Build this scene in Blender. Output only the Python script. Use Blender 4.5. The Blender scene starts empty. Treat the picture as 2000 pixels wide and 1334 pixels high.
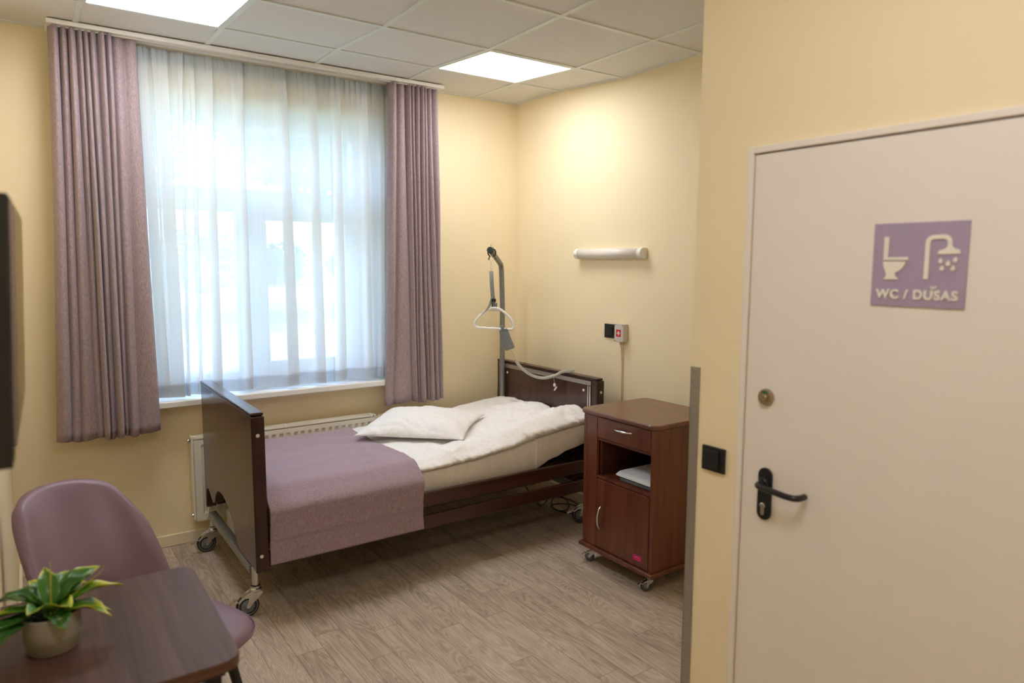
import bpy, bmesh, math, random
from mathutils import Vector, Matrix, noise
random.seed(7)
SC = bpy.context.scene
COL = SC.collection
PI = math.pi

# ------------------------------------------------------------------ camera
YAW, PITCH, ROLL = 0.613, -0.112, 0.004
CAM = Vector((-3.054, -4.298, 1.635))
cy, sy, cp, sp = math.cos(YAW), math.sin(YAW), math.cos(PITCH), math.sin(PITCH)
F = Vector((sy*cp, cy*cp, sp)); R = Vector((cy, -sy, 0)); U = R.cross(F)
R2 = R*math.cos(ROLL)+U*math.sin(ROLL); U2 = U*math.cos(ROLL)-R*math.sin(ROLL)
cd = bpy.data.cameras.new('camera'); cam = bpy.data.objects.new('camera', cd); COL.objects.link(cam)
M = Matrix((R2, U2, -F)).transposed().to_4x4(); M.translation = CAM
cam.matrix_world = M
cd.sensor_width = 36.0; cd.lens = 1355.3/2000*36
cd.clip_start = 0.02; cd.clip_end = 300
cd.dof.use_dof = True; cd.dof.focus_distance = 3.7; cd.dof.aperture_fstop = 2.2
SC.camera = cam

# ------------------------------------------------------------------ view, world, sun
vs = SC.view_settings
SC.display_settings.display_device = 'sRGB'
vs.view_transform = 'Standard'; vs.look = 'None'; vs.gamma = 1; vs.use_curve_mapping = False
vs.exposure = 0.40
W = bpy.data.worlds.new('sky'); SC.world = W; W.use_nodes = True
bg = W.node_tree.nodes['Background']
bg.inputs['Color'].default_value = (0.48, 0.67, 1.0, 1); bg.inputs['Strength'].default_value = 8.5
sl = bpy.data.lights.new('sun', 'SUN'); sl.energy = 2.5; sl.angle = 0.02; sl.color = (1.0, .95, .86)
so = bpy.data.objects.new('sun', sl); COL.objects.link(so); so.location = (-20, -30, 30)
so.rotation_euler = (math.radians(42), 0, math.radians(-35))
LAMP = 12.0            # strength of the ceiling light diffusers
SC.cycles.max_bounces = 10; SC.cycles.diffuse_bounces = 6; SC.cycles.glossy_bounces = 4
SC.cycles.transparent_max_bounces = 24; SC.cycles.transmission_bounces = 8
SC.cycles.sample_clamp_indirect = 6; SC.cycles.caustics_reflective = False; SC.cycles.caustics_refractive = False

# ------------------------------------------------------------------ helpers: objects
def tag(o, label=None, cat=None, group=None, kind=None):
    if label: o['label'] = label
    if cat: o['category'] = cat
    if group: o['group'] = group
    if kind: o['kind'] = kind
    return o
def thing(name, label, cat, loc=(0,0,0), rotz=0.0, group=None):
    o = bpy.data.objects.new(name, None); COL.objects.link(o); o.empty_display_size = .05
    o.location = loc; o.rotation_euler = (0, 0, rotz)
    return tag(o, label, cat, group)
def struct_root(name, loc=(0,0,0)):
    o = bpy.data.objects.new(name, None); COL.objects.link(o); o.location = loc; o['kind'] = 'structure'
    return o
def world_loc(p):
    v = Vector((0,0,0))
    while p is not None:
        v += p.location; p = p.parent
    return v

class MB:
    def __init__(s): s.v = []; s.f = []; s.sm = []
    def add(s, vs_, fs_, smooth=False):
        b = len(s.v); s.v += [Vector(p) for p in vs_]
        for f in fs_: s.f.append(tuple(i+b for i in f)); s.sm.append(smooth)
        return s
    def box(s, x0, x1, y0, y1, z0, z1):
        x0, x1 = sorted((x0,x1)); y0, y1 = sorted((y0,y1)); z0, z1 = sorted((z0,z1))
        p = [(x0,y0,z0),(x1,y0,z0),(x1,y1,z0),(x0,y1,z0),(x0,y0,z1),(x1,y0,z1),(x1,y1,z1),(x0,y1,z1)]
        return s.add(p, [(0,3,2,1),(4,5,6,7),(0,1,5,4),(1,2,6,5),(2,3,7,6),(3,0,4,7)])
    def obox(s, c, ax, ay, az, hx, hy, hz):
        c = Vector(c); ax = Vector(ax).normalized(); ay = Vector(ay).normalized(); az = Vector(az).normalized()
        p = [c+ax*a*hx+ay*b*hy+az*d*hz for d in (-1,1) for a, b in ((-1,-1),(1,-1),(1,1),(-1,1))]
        return s.add(p, [(0,3,2,1),(4,5,6,7),(0,1,5,4),(1,2,6,5),(2,3,7,6),(3,0,4,7)])
    def tube(s, pts, r, seg=12, cap=True, closed=False):
        pts = [Vector(p) for p in pts]; n = len(pts)
        rs = r if isinstance(r, (list, tuple)) else [r]*n
        tans = []
        for i in range(n):
            a = pts[(i-1) % n] if (closed or i > 0) else pts[i]; b = pts[(i+1) % n] if (closed or i < n-1) else pts[i]
            tans.append((b-a).normalized())
        up = Vector((0,0,1)) if abs(tans[0].z) < .9 else Vector((1,0,0))
        nrm = (up - tans[0]*up.dot(tans[0])).normalized()
        vsx = []
        for i in range(n):
            t = tans[i]; nrm = (nrm - t*nrm.dot(t)).normalized(); bi = t.cross(nrm)
            for k in range(seg):
                a = 2*PI*k/seg; vsx.append(pts[i]+(nrm*math.cos(a)+bi*math.sin(a))*rs[i])
        fs = []
        for i in range(n if closed else n-1):
            j = (i+1) % n
            for k in range(seg):
                k2 = (k+1) % seg; fs.append((i*seg+k, i*seg+k2, j*seg+k2, j*seg+k))
        s.add(vsx, fs, True)
        if cap and not closed:
            s.add(vsx[:seg][::-1], [tuple(range(seg))]); s.add(vsx[-seg:], [tuple(range(seg))])
        return s
    def ribbon(s, pts, w, t, side):
        """flat strap: rectangular section along pts, `side` = width direction"""
        side = Vector(side).normalized(); pts = [Vector(p) for p in pts]; vv = []
        for i, p in enumerate(pts):
            tan = (pts[min(i+1, len(pts)-1)]-pts[max(i-1, 0)]).normalized(); nn = tan.cross(side).normalized()
            for a, b in ((-1,-1),(1,-1),(1,1),(-1,1)): vv.append(p+side*a*w/2+nn*b*t/2)
        ff = []
        for i in range(len(pts)-1):
            for k in range(4): ff.append((i*4+k, i*4+(k+1)%4, (i+1)*4+(k+1)%4, (i+1)*4+k))
        ff += [(3,2,1,0), tuple(4*(len(pts)-1)+k for k in range(4))]
        return s.add(vv, ff, True)
    def lathe(s, prof, c=(0,0,0), seg=32, axis='z', cap=True):
        """prof: list of (radius, height) along axis from centre c"""
        c = Vector(c); vv = []
        for r, h in prof:
            for k in range(seg):
                a = 2*PI*k/seg; x, y = r*math.cos(a), r*math.sin(a)
                if axis == 'z': vv.append(c+Vector((x, y, h)))
                elif axis == 'x': vv.append(c+Vector((h, x, y)))
                else: vv.append(c+Vector((y, h, x)))
        ff = []
        for i in range(len(prof)-1):
            for k in range(seg): ff.append((i*seg+k, i*seg+(k+1)%seg, (i+1)*seg+(k+1)%seg, (i+1)*seg+k))
        s.add(vv, ff, True)
        if cap:
            s.add(vv[:seg][::-1], [tuple(range(seg))]); s.add(vv[-seg:], [tuple(range(seg))])
        return s
    def prism(s, poly, fn, d0, d1, smooth=False):
        """extrude a 2-D outline: fn(a, b, depth) -> point"""
        n = len(poly)
        vv = [fn(a, b, d0) for a, b in poly]+[fn(a, b, d1) for a, b in poly]
        ff = [tuple(range(n))[::-1], tuple(range(n, 2*n))]
        for i in range(n): ff.append((i, (i+1) % n, n+(i+1) % n, n+i))
        return s.add(vv, ff, smooth)
    def grid(s, nu, nv, fn, smooth=True, wrap_u=False):
        vv = [fn(i/(nu if wrap_u else nu-1), j/(nv-1)) for j in range(nv) for i in range(nu)]
        ff = []
        for j in range(nv-1):
            for i in range(nu if wrap_u else nu-1):
                i2 = (i+1) % nu
                ff.append((j*nu+i, j*nu+i2, (j+1)*nu+i2, (j+1)*nu+i))
        return s.add(vv, ff, smooth)
    def build(s, name, mat, parent=None, bevel=0.0, seg=2, local=False, weld=False, subsurf=0, solid=0.0, recalc=True, angle=40):
        off = Vector((0,0,0)) if (local or parent is None) else world_loc(parent)
        me = bpy.data.meshes.new(name)
        me.from_pydata([tuple(v-off) for v in s.v], [], s.f)
        me.polygons.foreach_set('use_smooth', s.sm)
        bm = bmesh.new(); bm.from_mesh(me)
        if weld: bmesh.ops.remove_doubles(bm, verts=bm.verts, dist=1e-5)
        if recalc: bmesh.ops.recalc_face_normals(bm, faces=bm.faces)
        bm.to_mesh(me); bm.free()
        me.materials.append(mat)
        o = bpy.data.objects.new(name, me); COL.objects.link(o); o.parent = parent
        if solid:
            m = o.modifiers.new('solid', 'SOLIDIFY'); m.thickness = solid; m.offset = 0
        if bevel:
            m = o.modifiers.new('bevel', 'BEVEL'); m.width = bevel; m.segments = seg; m.limit_method = 'ANGLE'
            m.angle_limit = math.radians(35); m.harden_normals = True
            for p in me.polygons: p.use_smooth = True
        if subsurf:
            m = o.modifiers.new('sub', 'SUBSURF'); m.levels = subsurf; m.render_levels = subsurf
        return o
def lerp(a, b, t): return a+(b-a)*t
def interp(x, xs, ys):
    if x <= xs[0]: return ys[0]
    for i in range(len(xs)-1):
        if x <= xs[i+1]:
            t = (x-xs[i])/(xs[i+1]-xs[i]); return lerp(ys[i], ys[i+1], t)
    return ys[-1]
def sint(x, xs, ys):
    """smooth interpolation (Catmull-Rom)"""
    if x <= xs[0]: return ys[0]
    if x >= xs[-1]: return ys[-1]
    for i in range(len(xs)-1):
        if x <= xs[i+1]:
            t = (x-xs[i])/(xs[i+1]-xs[i]); p1, p2 = ys[i], ys[i+1]
            m1 = 0 if i == 0 else (p2-ys[i-1])/(xs[i+1]-xs[i-1])*(xs[i+1]-xs[i])
            m2 = 0 if i == len(xs)-2 else (ys[i+2]-p1)/(xs[i+2]-xs[i])*(xs[i+1]-xs[i])
            return (2*t**3-3*t*t+1)*p1+(t**3-2*t*t+t)*m1+(-2*t**3+3*t*t)*p2+(t**3-t*t)*m2
def smooth_path(pts, n=8):
    pts = [Vector(p) for p in pts]; out = []
    for i in range(len(pts)-1):
        p0 = pts[max(i-1,0)]; p1 = pts[i]; p2 = pts[i+1]; p3 = pts[min(i+2, len(pts)-1)]
        for k in range(n):
            t = k/n
            out.append(.5*((2*p1)+(p2-p0)*t+(2*p0-5*p1+4*p2-p3)*t*t+(-p0+3*p1-3*p2+p3)*t**3))
    out.append(pts[-1]); return out
def rrect(x0, x1, y0, y1, r, n=6, corners=(1,1,1,1)):
    """rounded rectangle outline, corners: (x0y0, x1y0, x1y1, x0y1)"""
    P = []
    for (cx, cy_, a0, on) in ((x0+r, y0+r, PI, corners[0]), (x1-r, y0+r, 1.5*PI, corners[1]), (x1-r, y1-r, 0, corners[2]), (x0+r, y1-r, .5*PI, corners[3])):
        if on:
            for k in range(n+1):
                a = a0+.5*PI*k/n; P.append((cx+r*math.cos(a), cy_+r*math.sin(a)))
        else:
            a = a0+.25*PI; P.append((cx+math.copysign(r, math.cos(a)), cy_+math.copysign(r, math.sin(a))))
    return P
def nz(x, y=0., z=0.): return noise.noise(Vector((x, y, z)))

# ------------------------------------------------------------------ helpers: materials
def srgb(r, g, b):
    f = lambda c: (c/255/12.92) if c/255 <= .04045 else ((c/255+.055)/1.055)**2.4
    return (f(r), f(g), f(b), 1)
class N:
    def __init__(s, name):
        s.m = bpy.data.materials.new(name); s.m.use_nodes = True; s.t = s.m.node_tree
        s.b = s.t.nodes['Principled BSDF']; s.out = s.t.nodes['Material Output']
    def n(s, typ, **kw):
        x = s.t.nodes.new(typ)
        for k, v in kw.items():
            if k in ('operation', 'blend_type', 'data_type', 'noise_dimensions', 'wave_type', 'bands_direction', 'feature', 'distance', 'wave_profile', 'interpolation_type'): setattr(x, k, v)
        return x
    def l(s, a, b): s.t.links.new(a, b)
    def coord(s, scale=(1,1,1), rot=(0,0,0), kind='Object'):
        tc = s.n('ShaderNodeTexCoord'); mp = s.n('ShaderNodeMapping')
        mp.inputs['Scale'].default_value = scale; mp.inputs['Rotation'].default_value = rot
        s.l(tc.outputs[kind], mp.inputs['Vector']); return mp.outputs['Vector']
    def noise(s, vec, scale=5, detail=3, rough=.5, dist=0.):
        x = s.n('ShaderNodeTexNoise'); s.l(vec, x.inputs['Vector'])
        x.inputs['Scale'].default_value = scale; x.inputs['Detail'].default_value = detail
        x.inputs['Roughness'].default_value = rough; x.inputs['Distortion'].default_value = dist
        return x.outputs['Fac']
    def math(s, op, a, b=None, c=None):
        x = s.n('ShaderNodeMath', operation=op)
        for i, v in enumerate((a, b, c)):
            if v is None: continue
            if isinstance(v, (int, float)): x.inputs[i].default_value = v
            else: s.l(v, x.inputs[i])
        return x.outputs[0]
    def ramp(s, fac, stops):
        x = s.n('ShaderNodeValToRGB'); e = x.color_ramp.elements
        while len(e) < len(stops): e.new(.5)
        for i, (p, c) in enumerate(stops): e[i].position = p; e[i].color = c if len(c) == 4 else (*c, 1)
        s.l(fac, x.inputs['Fac']); return x.outputs['Color']
    def mix(s, fac, a, b, blend='MIX'):
        x = s.n('ShaderNodeMix', data_type='RGBA', blend_type=blend)
        for sock, v in ((x.inputs[0], fac), (x.inputs[6], a), (x.inputs[7], b)):
            if isinstance(v, (int, float)): sock.default_value = v
            elif isinstance(v, tuple): sock.default_value = v
            else: s.l(v, sock)
        return x.outputs[2]
    def bump(s, h, strength=.2, dist=.01):
        x = s.n('ShaderNodeBump'); x.inputs['Strength'].default_value = strength; x.inputs['Distance'].default_value = dist
        s.l(h, x.inputs['Height']); s.l(x.outputs['Normal'], s.b.inputs['Normal'])
    def base(s, c):
        if isinstance(c, tuple): s.b.inputs['Base Color'].default_value = c
        else: s.l(c, s.b.inputs['Base Color'])
    def set(s, rough=.5, metal=0., spec=.5, coat=0.):
        s.b.inputs['Roughness'].default_value = rough; s.b.inputs['Metallic'].default_value = metal
        s.b.inputs['Specular IOR Level'].default_value = spec; s.b.inputs['Coat Weight'].default_value = coat
        return s
def plain(name, col, rough=.5, metal=0., var=.06, nscale=30, bump=0., bscale=200, spec=.5, coat=0.):
    m = N(name); m.set(rough, metal, spec, coat); v = m.coord()
    f = m.noise(v, nscale, 3)
    d = tuple(max(0, c*(1-var)) for c in col[:3])+(1,); h = tuple(min(1, c*(1+var)) for c in col[:3])+(1,)
    m.base(m.ramp(f, [(.3, d), (.7, h)]))
    if bump: m.bump(m.noise(v, bscale, 2), bump, .002)
    return m.m
def wood(name, dark, light, axis='z', rough=.35, scale=1., coat=0.2, spec=.5):
    """streaky grain running along one axis"""
    m = N(name); m.set(rough, 0, spec, coat)
    sc = {'x': (1.2, 22, 22), 'y': (22, 1.2, 22), 'z': (22, 22, 1.2)}[axis]
    v = m.coord(tuple(c*scale for c in sc))
    a = m.noise(v, 1.0, 6, .62, .6)
    sc2 = tuple(c*scale*.22 for c in sc); b = m.noise(m.coord(sc2), 1.0, 3, .5, 1.2)
    f = m.math('MULTIPLY_ADD', a, .65, m.math('MULTIPLY', b, .35))
    m.base(m.ramp(f, [(.34, dark), (.5, tuple(lerp(dark[i], light[i], .55) for i in range(3))+(1,)), (.66, light)]))
    m.bump(a, .05, .001)
    return m.m
def fabric(name, c1, c2, scale=420, rough=.95, bump=.25, wrinkle=0.0):
    m = N(name); m.set(rough, 0, .2); m.b.inputs['Sheen Weight'].default_value = .25
    m.b.inputs['Sheen Roughness'].default_value = .5
    v = m.coord(); a = m.noise(v, scale, 2, .7)
    v2 = m.coord((1, 1, .25)); b = m.noise(v2, scale*.5, 2, .6)
    f = m.math('MULTIPLY_ADD', a, .6, m.math('MULTIPLY', b, .4))
    m.base(m.ramp(f, [(.38, c1), (.62, c2)]))
    if wrinkle:
        w = m.noise(m.coord((1, 1, 1)), 9, 3, .5, .8)
        w2 = m.n('ShaderNodeTexNoise'); w2.noise_type = 'RIDGED_MULTIFRACTAL'; w2.inputs['Scale'].default_value = 3.2; w2.inputs['Detail'].default_value = 3; w2.inputs['Distortion'].default_value = .8
        tc = m.n('ShaderNodeTexCoord'); m.l(tc.outputs['Object'], w2.inputs['Vector'])
        m.bump(m.math('MULTIPLY_ADD', w, wrinkle, m.math('MULTIPLY_ADD', w2.outputs['Fac'], .35*wrinkle, m.math('MULTIPLY', a, .03))), bump, .03)
    else: m.bump(a, bump, .0015)
    return m.m
MT = {}
MT['wall'] = plain('cream_paint', srgb(244, 228, 190), .75, var=.015, nscale=3, bump=.12, bscale=260, spec=.3)
MT['ceil'] = plain('ceiling_tile', srgb(226, 225, 222), .95, var=.03, nscale=160, bump=.5, bscale=420, spec=.1)
MT['grid'] = plain('ceiling_bar_white', srgb(224, 230, 226), .45, var=.01)
MT['base'] = plain('baseboard_cream', srgb(238, 226, 196), .45, var=.02)
MT['white'] = plain('white_paint', srgb(236, 234, 228), .35, var=.015)
MT['radw'] = plain('radiator_enamel', srgb(238, 232, 216), .3, var=.015)
MT['door'] = plain('door_laminate', srgb(238, 230, 220), .42, var=.015, nscale=4, bump=.05, bscale=500)
MT['frame'] = plain('door_frame_paint', srgb(240, 230, 220), .4, var=.01)
MT['pvc'] = plain('window_plastic', srgb(225, 232, 238), .3, var=.01)
MT['black'] = plain('black_plastic', (.012, .012, .013, 1), .35, var=.1)
MT['blackm'] = plain('black_metal', (.012, .011, .012, 1), .4, var=.1, bump=.1, bscale=600)
MT['rubber'] = plain('black_rubber', (.02, .02, .021, 1), .6, var=.1)
MT['greyp'] = plain('grey_plastic', srgb(120, 124, 122), .4, var=.04)
MT['greyw'] = plain('wheel_grey', srgb(120, 122, 128), .45, var=.05)
MT['lightgrey'] = plain('light_grey_plastic', srgb(205, 200, 188), .4, var=.02)
MT['whitep'] = plain('white_plastic', srgb(232, 230, 222), .32, var=.01)
MT['strap'] = fabric('grey_webbing', srgb(110, 114, 110), srgb(150, 152, 146), 500)
MT['steel'] = plain('zinc_steel', (.62, .62, .60, 1), .25, 1., var=.08, nscale=20)
MT['chrome'] = plain('satin_chrome', (.72, .72, .72, 1), .22, 1., var=.03)
MT['gsteel'] = plain('grey_painted_steel', srgb(142, 142, 138), .38, .55, var=.04)
MT['guard'] = plain('brushed_aluminium', srgb(168, 162, 152), .45, .7, var=.05, nscale=80)
MT['nickel'] = plain('satin_nickel', srgb(176, 160, 134), .3, 1., var=.06)
MT['green'] = plain('green_enamel', srgb(24, 110, 70), .4)
MT['red'] = plain('red_print', srgb(205, 22, 40), .5)
MT['sign'] = plain('lavender_acrylic', srgb(168, 152, 176), .5, var=.02, bump=.1, bscale=500)
MT['signw'] = plain('raised_white_acrylic', srgb(238, 232, 218), .5, var=.01)
MT['bedwood'] = wood('dark_mahogany_panel', srgb(42, 22, 18), srgb(80, 46, 36), 'z', .3, 1.3, .35)
MT['bedrail'] = wood('dark_mahogany_rail', srgb(42, 21, 15), srgb(76, 42, 30), 'x', .3, 1.3, .3)
MT['bededge'] = wood('dark_mahogany_edge', srgb(34, 16, 13), srgb(62, 32, 24), 'z', .30, 1.5, .12, .45)
MT['cabwood'] = wood('reddish_walnut_upright', srgb(78, 38, 24), srgb(120, 66, 44), 'z', .33, 1.1, .25)
MT['cabtop'] = wood('reddish_walnut_top', srgb(88, 50, 38), srgb(126, 82, 64), 'y', .3, 1.2, .25)
MT['tabwood'] = wood('brown_table_top', srgb(58, 40, 34), srgb(112, 82, 70), 'y', .45, .8, .0, .25)
MT['tabedge'] = wood('table_edge_band', srgb(66, 40, 26), srgb(110, 72, 50), 'x', .45, 1.5, 0)
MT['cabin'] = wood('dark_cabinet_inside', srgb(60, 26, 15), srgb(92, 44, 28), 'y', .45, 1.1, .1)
MT['curt'] = fabric('mauve_curtain_weave', srgb(138, 119, 122), srgb(182, 163, 164), 430, bump=.5)
MT['blanket'] = fabric('mauve_blanket_weave', srgb(142, 120, 132), srgb(184, 162, 172), 430, bump=.5)
MT['sheet'] = fabric('white_cotton', srgb(240, 237, 234), srgb(247, 245, 242), 60, .85, .35, wrinkle=1.0)
MT['matt'] = fabric('cream_cotton', srgb(232, 224, 212), srgb(240, 233, 222), 60, .85, .2, wrinkle=.7)
MT['cloth'] = fabric('white_paper_cloth', srgb(226, 230, 232), srgb(240, 242, 244), 200, .8, .2)
MT['cloth2'] = fabric('slate_cloth', srgb(84, 92, 106), srgb(112, 120, 134), 200, .85, .2)
MT['leather'] = plain('mauve_faux_leather', srgb(132, 105, 119), .42, var=.04, nscale=12, bump=.12, bscale=380)
MT['pot'] = plain('matt_ceramic', srgb(158, 152, 134), .7, var=.03, nscale=60, bump=.08)
MT['soil'] = plain('dark_soil', (.012, .008, .006, 1), .95, var=.5, nscale=90, bump=1., bscale=150)
MT['tv'] = plain('tv_casing', (.010, .010, .010, 1), .45)
MT['cream'] = plain('valve_plastic', srgb(226, 208, 166), .4)
MT['asphalt'] = plain('asphalt', srgb(120, 126, 132), .9, var=.15, nscale=4)
MT['grass'] = plain('pale_lawn', srgb(170, 178, 140), .95, var=.2, nscale=1.5)
MT['gravel'] = plain('pale_gravel', srgb(212, 206, 190), .95, var=.1, nscale=3)
MT['stone'] = plain('building_render', srgb(226, 226, 222), .8, var=.04, nscale=2)
MT['darkglass'] = plain('dark_glass', (.03, .035, .04, 1), .1)
MT['car'] = plain('pale_blue_car_paint', srgb(150, 168, 186), .25, .3, var=.02)
MT['bark'] = plain('tree_bark', srgb(92, 78, 62), .9, var=.2, nscale=15)
def foliage(name, c1, c2):
    m = N(name); m.set(.6, 0, .3); f = m.noise(m.coord(), 1.4, 4, .6); m.base(m.ramp(f, [(.35, c1), (.65, c2)])); return m.m
MT['leafout'] = foliage('tree_foliage', srgb(56, 84, 44), srgb(112, 138, 84))
MT['leafout2'] = foliage('bush_foliage', srgb(64, 96, 50), srgb(112, 140, 80))
# glossy black screen
m = N('tv_screen'); m.set(.02, 0, .6); m.base((.008, .008, .009, 1)); MT['screen'] = m.m
# lamp diffuser (gives off light)
m = N('lamp_diffuser'); m.base((.9, .9, .9, 1)); m.b.inputs['Emission Color'].default_value = (.93, .94, 1, 1); m.b.inputs['Emission Strength'].default_value = LAMP; MT['lamp'] = m.m
# unlit translucent cover
m = N('frosted_cover'); m.set(.3, 0, .5); m.base(srgb(232, 226, 218)); m.b.inputs['Subsurface Weight'].default_value = .1; MT['frost'] = m.m
# pane: clear with a faint reflection
m = N('window_glass'); tr = m.n('ShaderNodeBsdfTransparent'); gl = m.n('ShaderNodeBsdfGlossy'); gl.inputs['Roughness'].default_value = .02
fr = m.n('ShaderNodeFresnel'); fr.inputs['IOR'].default_value = 1.45; mx = m.n('ShaderNodeMixShader')
tr.inputs['Color'].default_value = (.97, .975, .98, 1)
m.l(fr.outputs[0], mx.inputs[0]); m.l(tr.outputs[0], mx.inputs[1]); m.l(gl.outputs[0], mx.inputs[2]); m.l(mx.outputs[0], m.out.inputs['Surface']); MT['glass'] = m.m
# sheer voile
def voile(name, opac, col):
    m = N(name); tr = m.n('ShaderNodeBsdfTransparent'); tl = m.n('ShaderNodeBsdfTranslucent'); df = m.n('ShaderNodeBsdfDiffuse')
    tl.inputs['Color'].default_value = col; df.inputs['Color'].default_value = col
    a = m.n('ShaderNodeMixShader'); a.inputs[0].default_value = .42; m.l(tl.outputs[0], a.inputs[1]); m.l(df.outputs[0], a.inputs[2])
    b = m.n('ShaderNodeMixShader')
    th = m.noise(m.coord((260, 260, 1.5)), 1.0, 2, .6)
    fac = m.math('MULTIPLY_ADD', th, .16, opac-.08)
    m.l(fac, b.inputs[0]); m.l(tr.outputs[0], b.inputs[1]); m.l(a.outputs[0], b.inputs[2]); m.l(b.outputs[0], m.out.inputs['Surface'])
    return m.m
MT['voile'] = voile('sheer_voile', .87, (.90, .92, .92, 1))
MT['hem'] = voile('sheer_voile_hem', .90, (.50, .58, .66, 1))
# plank floor: boards along Y, 0.115 wide
def floor_mat():
    m = N('oak_vinyl_planks'); m.set(.42, 0, .4)
    tc = m.n('ShaderNodeTexCoord'); sp_ = m.n('ShaderNodeSeparateXYZ'); m.l(tc.outputs['Object'], sp_.inputs[0])
    WD, LN = .1165, .86
    xi = m.math('DIVIDE', sp_.outputs['X'], WD); xf = m.math('FLOOR', xi); xr = m.math('FRACT', xi)
    wn = m.n('ShaderNodeTexWhiteNoise', noise_dimensions='1D'); m.l(xf, wn.inputs['W'])
    yi = m.math('ADD', m.math('DIVIDE', sp_.outputs['Y'], LN), m.math('MULTIPLY', wn.outputs['Value'], 7.3))
    yf = m.math('FLOOR', yi); yr = m.math('FRACT', yi)
    idn = m.n('ShaderNodeCombineXYZ'); m.l(xf, idn.inputs[0]); m.l(yf, idn.inputs[1])
    w2 = m.n('ShaderNodeTexWhiteNoise', noise_dimensions='3D'); m.l(idn.outputs[0], w2.inputs['Vector'])
    rnd = w2.outputs['Value']
    # grain: cathedral rings from a distorted field, shifted per board
    cmb = m.n('ShaderNodeCombineXYZ')
    m.l(m.math('MULTIPLY', sp_.outputs['X'], 9.0), cmb.inputs[0])
    m.l(m.math('MULTIPLY', sp_.outputs['Y'], 1.15), cmb.inputs[1])
    m.l(m.math('MULTIPLY', rnd, 57.0), cmb.inputs[2])
    big = m.noise(cmb.outputs[0], 1.3, 2, .5, .5)
    rings = m.math('FRACT', m.math('MULTIPLY', big, 16.0))
    rings = m.math('POWER', m.math('ABSOLUTE', m.math('SUBTRACT', rings, .5)), 1.5)
    cm2 = m.n('ShaderNodeCombineXYZ')
    m.l(m.math('MULTIPLY', sp_.outputs['X'], 120.0), cm2.inputs[0]); m.l(m.math('MULTIPLY', sp_.outputs['Y'], 5.0), cm2.inputs[1]); m.l(rnd, cm2.inputs[2])
    fine = m.noise(cm2.outputs[0], 1.0, 4, .65, .3)
    cm3 = m.n('ShaderNodeCombineXYZ')
    m.l(m.math('MULTIPLY', sp_.outputs['X'], 14.0), cm3.inputs[0]); m.l(m.math('MULTIPLY', sp_.outputs['Y'], 3.0), cm3.inputs[1]); m.l(m.math('MULTIPLY', rnd, 31.0), cm3.inputs[2])
    blot = m.noise(cm3.outputs[0], 1.0, 3, .5)
    f = m.math('MULTIPLY_ADD', rings, .46, m.math('MULTIPLY_ADD', fine, .34, m.math('MULTIPLY', blot, .36)))
    f = m.math('ADD', f, m.math('MULTIPLY', m.math('SUBTRACT', rnd, .5), .09))
    col = m.ramp(f, [(.26, srgb(154, 137, 120)), (.46, srgb(191, 174, 155)), (.66, srgb(212, 197, 178))])
    # seams
    ex = m.math('MINIMUM', xr, m.math('SUBTRACT', 1.0, xr)); ey = m.math('MINIMUM', yr, m.math('SUBTRACT', 1.0, yr))
    sx = m.math('LESS_THAN', ex, .011); sy_ = m.math('LESS_THAN', ey, .0016)
    seam = m.math('MAXIMUM', sx, sy_)
    m.base(m.mix(m.math('MULTIPLY', seam, .55), col, srgb(64, 52, 42)))
    m.bump(m.math('SUBTRACT', m.math('MULTIPLY', fine, .3), seam), .12, .002)
    return m.m
MT['floor'] = floor_mat()

# ================================================================== THE ROOM
XL, YN, H = -3.16, -5.6, 2.791       # left wall, near wall, ceiling at the window
XP, YP = -1.4, -2.902                # face and end of the bathroom partition
def ceil_z(y):                       # the suspended ceiling sags by 4 cm one tile in
    return interp(-y, [0, .512, 1.112, 1.712, 9], [H, H, H-.039, H-.034, H-.034])
def struct(name, mb, mat, parent=None, **k):
    o = mb.build(name, mat, parent, **k)
    if parent is None: o['kind'] = 'structure'
    return o
struct('floor', MB().box(XL-.2, .2, YN-.2, .02, -.1, 0), MT['floor'])
# window opening
WX0, WX1, WZ0, WZ1 = -2.62, -1.083, .83, 2.545
wb = MB()
wb.box(XL-.2, WX0, 0, .4, -.1, H+.1); wb.box(WX1, .2, 0, .4, -.1, H+.1)
wb.box(WX0, WX1, 0, .4, -.1, WZ0); wb.box(WX0, WX1, 0, .4, WZ1, H+.1)
struct('wall_back', wb, MT['wall'])
struct('wall_right', MB().box(0, .2, YN-.2, 0, -.1, H+.1), MT['wall'])
struct('wall_left', MB().box(XL-.2, XL, YN-.2, 0, -.1, H+.1), MT['wall'])
struct('wall_near', MB().box(XL, 0, YN-.2, YN, -.1, H+.1), MT['wall'])
DY0, DY1, DZ = -3.099, -3.999, 1.933     # door leaf
wp = MB()
wp.box(XP, XP+.12, YP, DY0+.001, 0, H-.02); wp.box(XP, XP+.12, DY1-.001, YN, 0, H-.02); wp.box(XP, XP+.12, DY0+.001, DY1-.001, DZ+.003, H-.02)
wp.box(XP+.12, 0, YP-.12, YP, 0, H-.02)
struct('wall_bathroom', wp, MT['wall'])
# window reveals in white
rv = MB()
rv.box(WX0, WX0+.006, 0.001, .3, WZ0, WZ1); rv.box(WX1-.006, WX1, 0.001, .3, WZ0, WZ1); rv.box(WX0, WX1, 0.001, .3, WZ1-.006, WZ1)
struct('trim_1', rv, MT['white'])
# sill board
struct('trim_2', MB().box(WX0-.03, WX1+.012, -.125, .26, WZ0+.001, .866), MT['white'], bevel=.006)
# steel corner guard
cg = MB(); cg.box(XP-.003, XP-.0002, YP-.032, YP+.003, .0, 1.326); cg.box(XP-.003, XP+.032, YP+.0002, YP+.003, .0, 1.326)
struct('trim_3', cg, MT['guard'], bevel=.0008)
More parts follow.
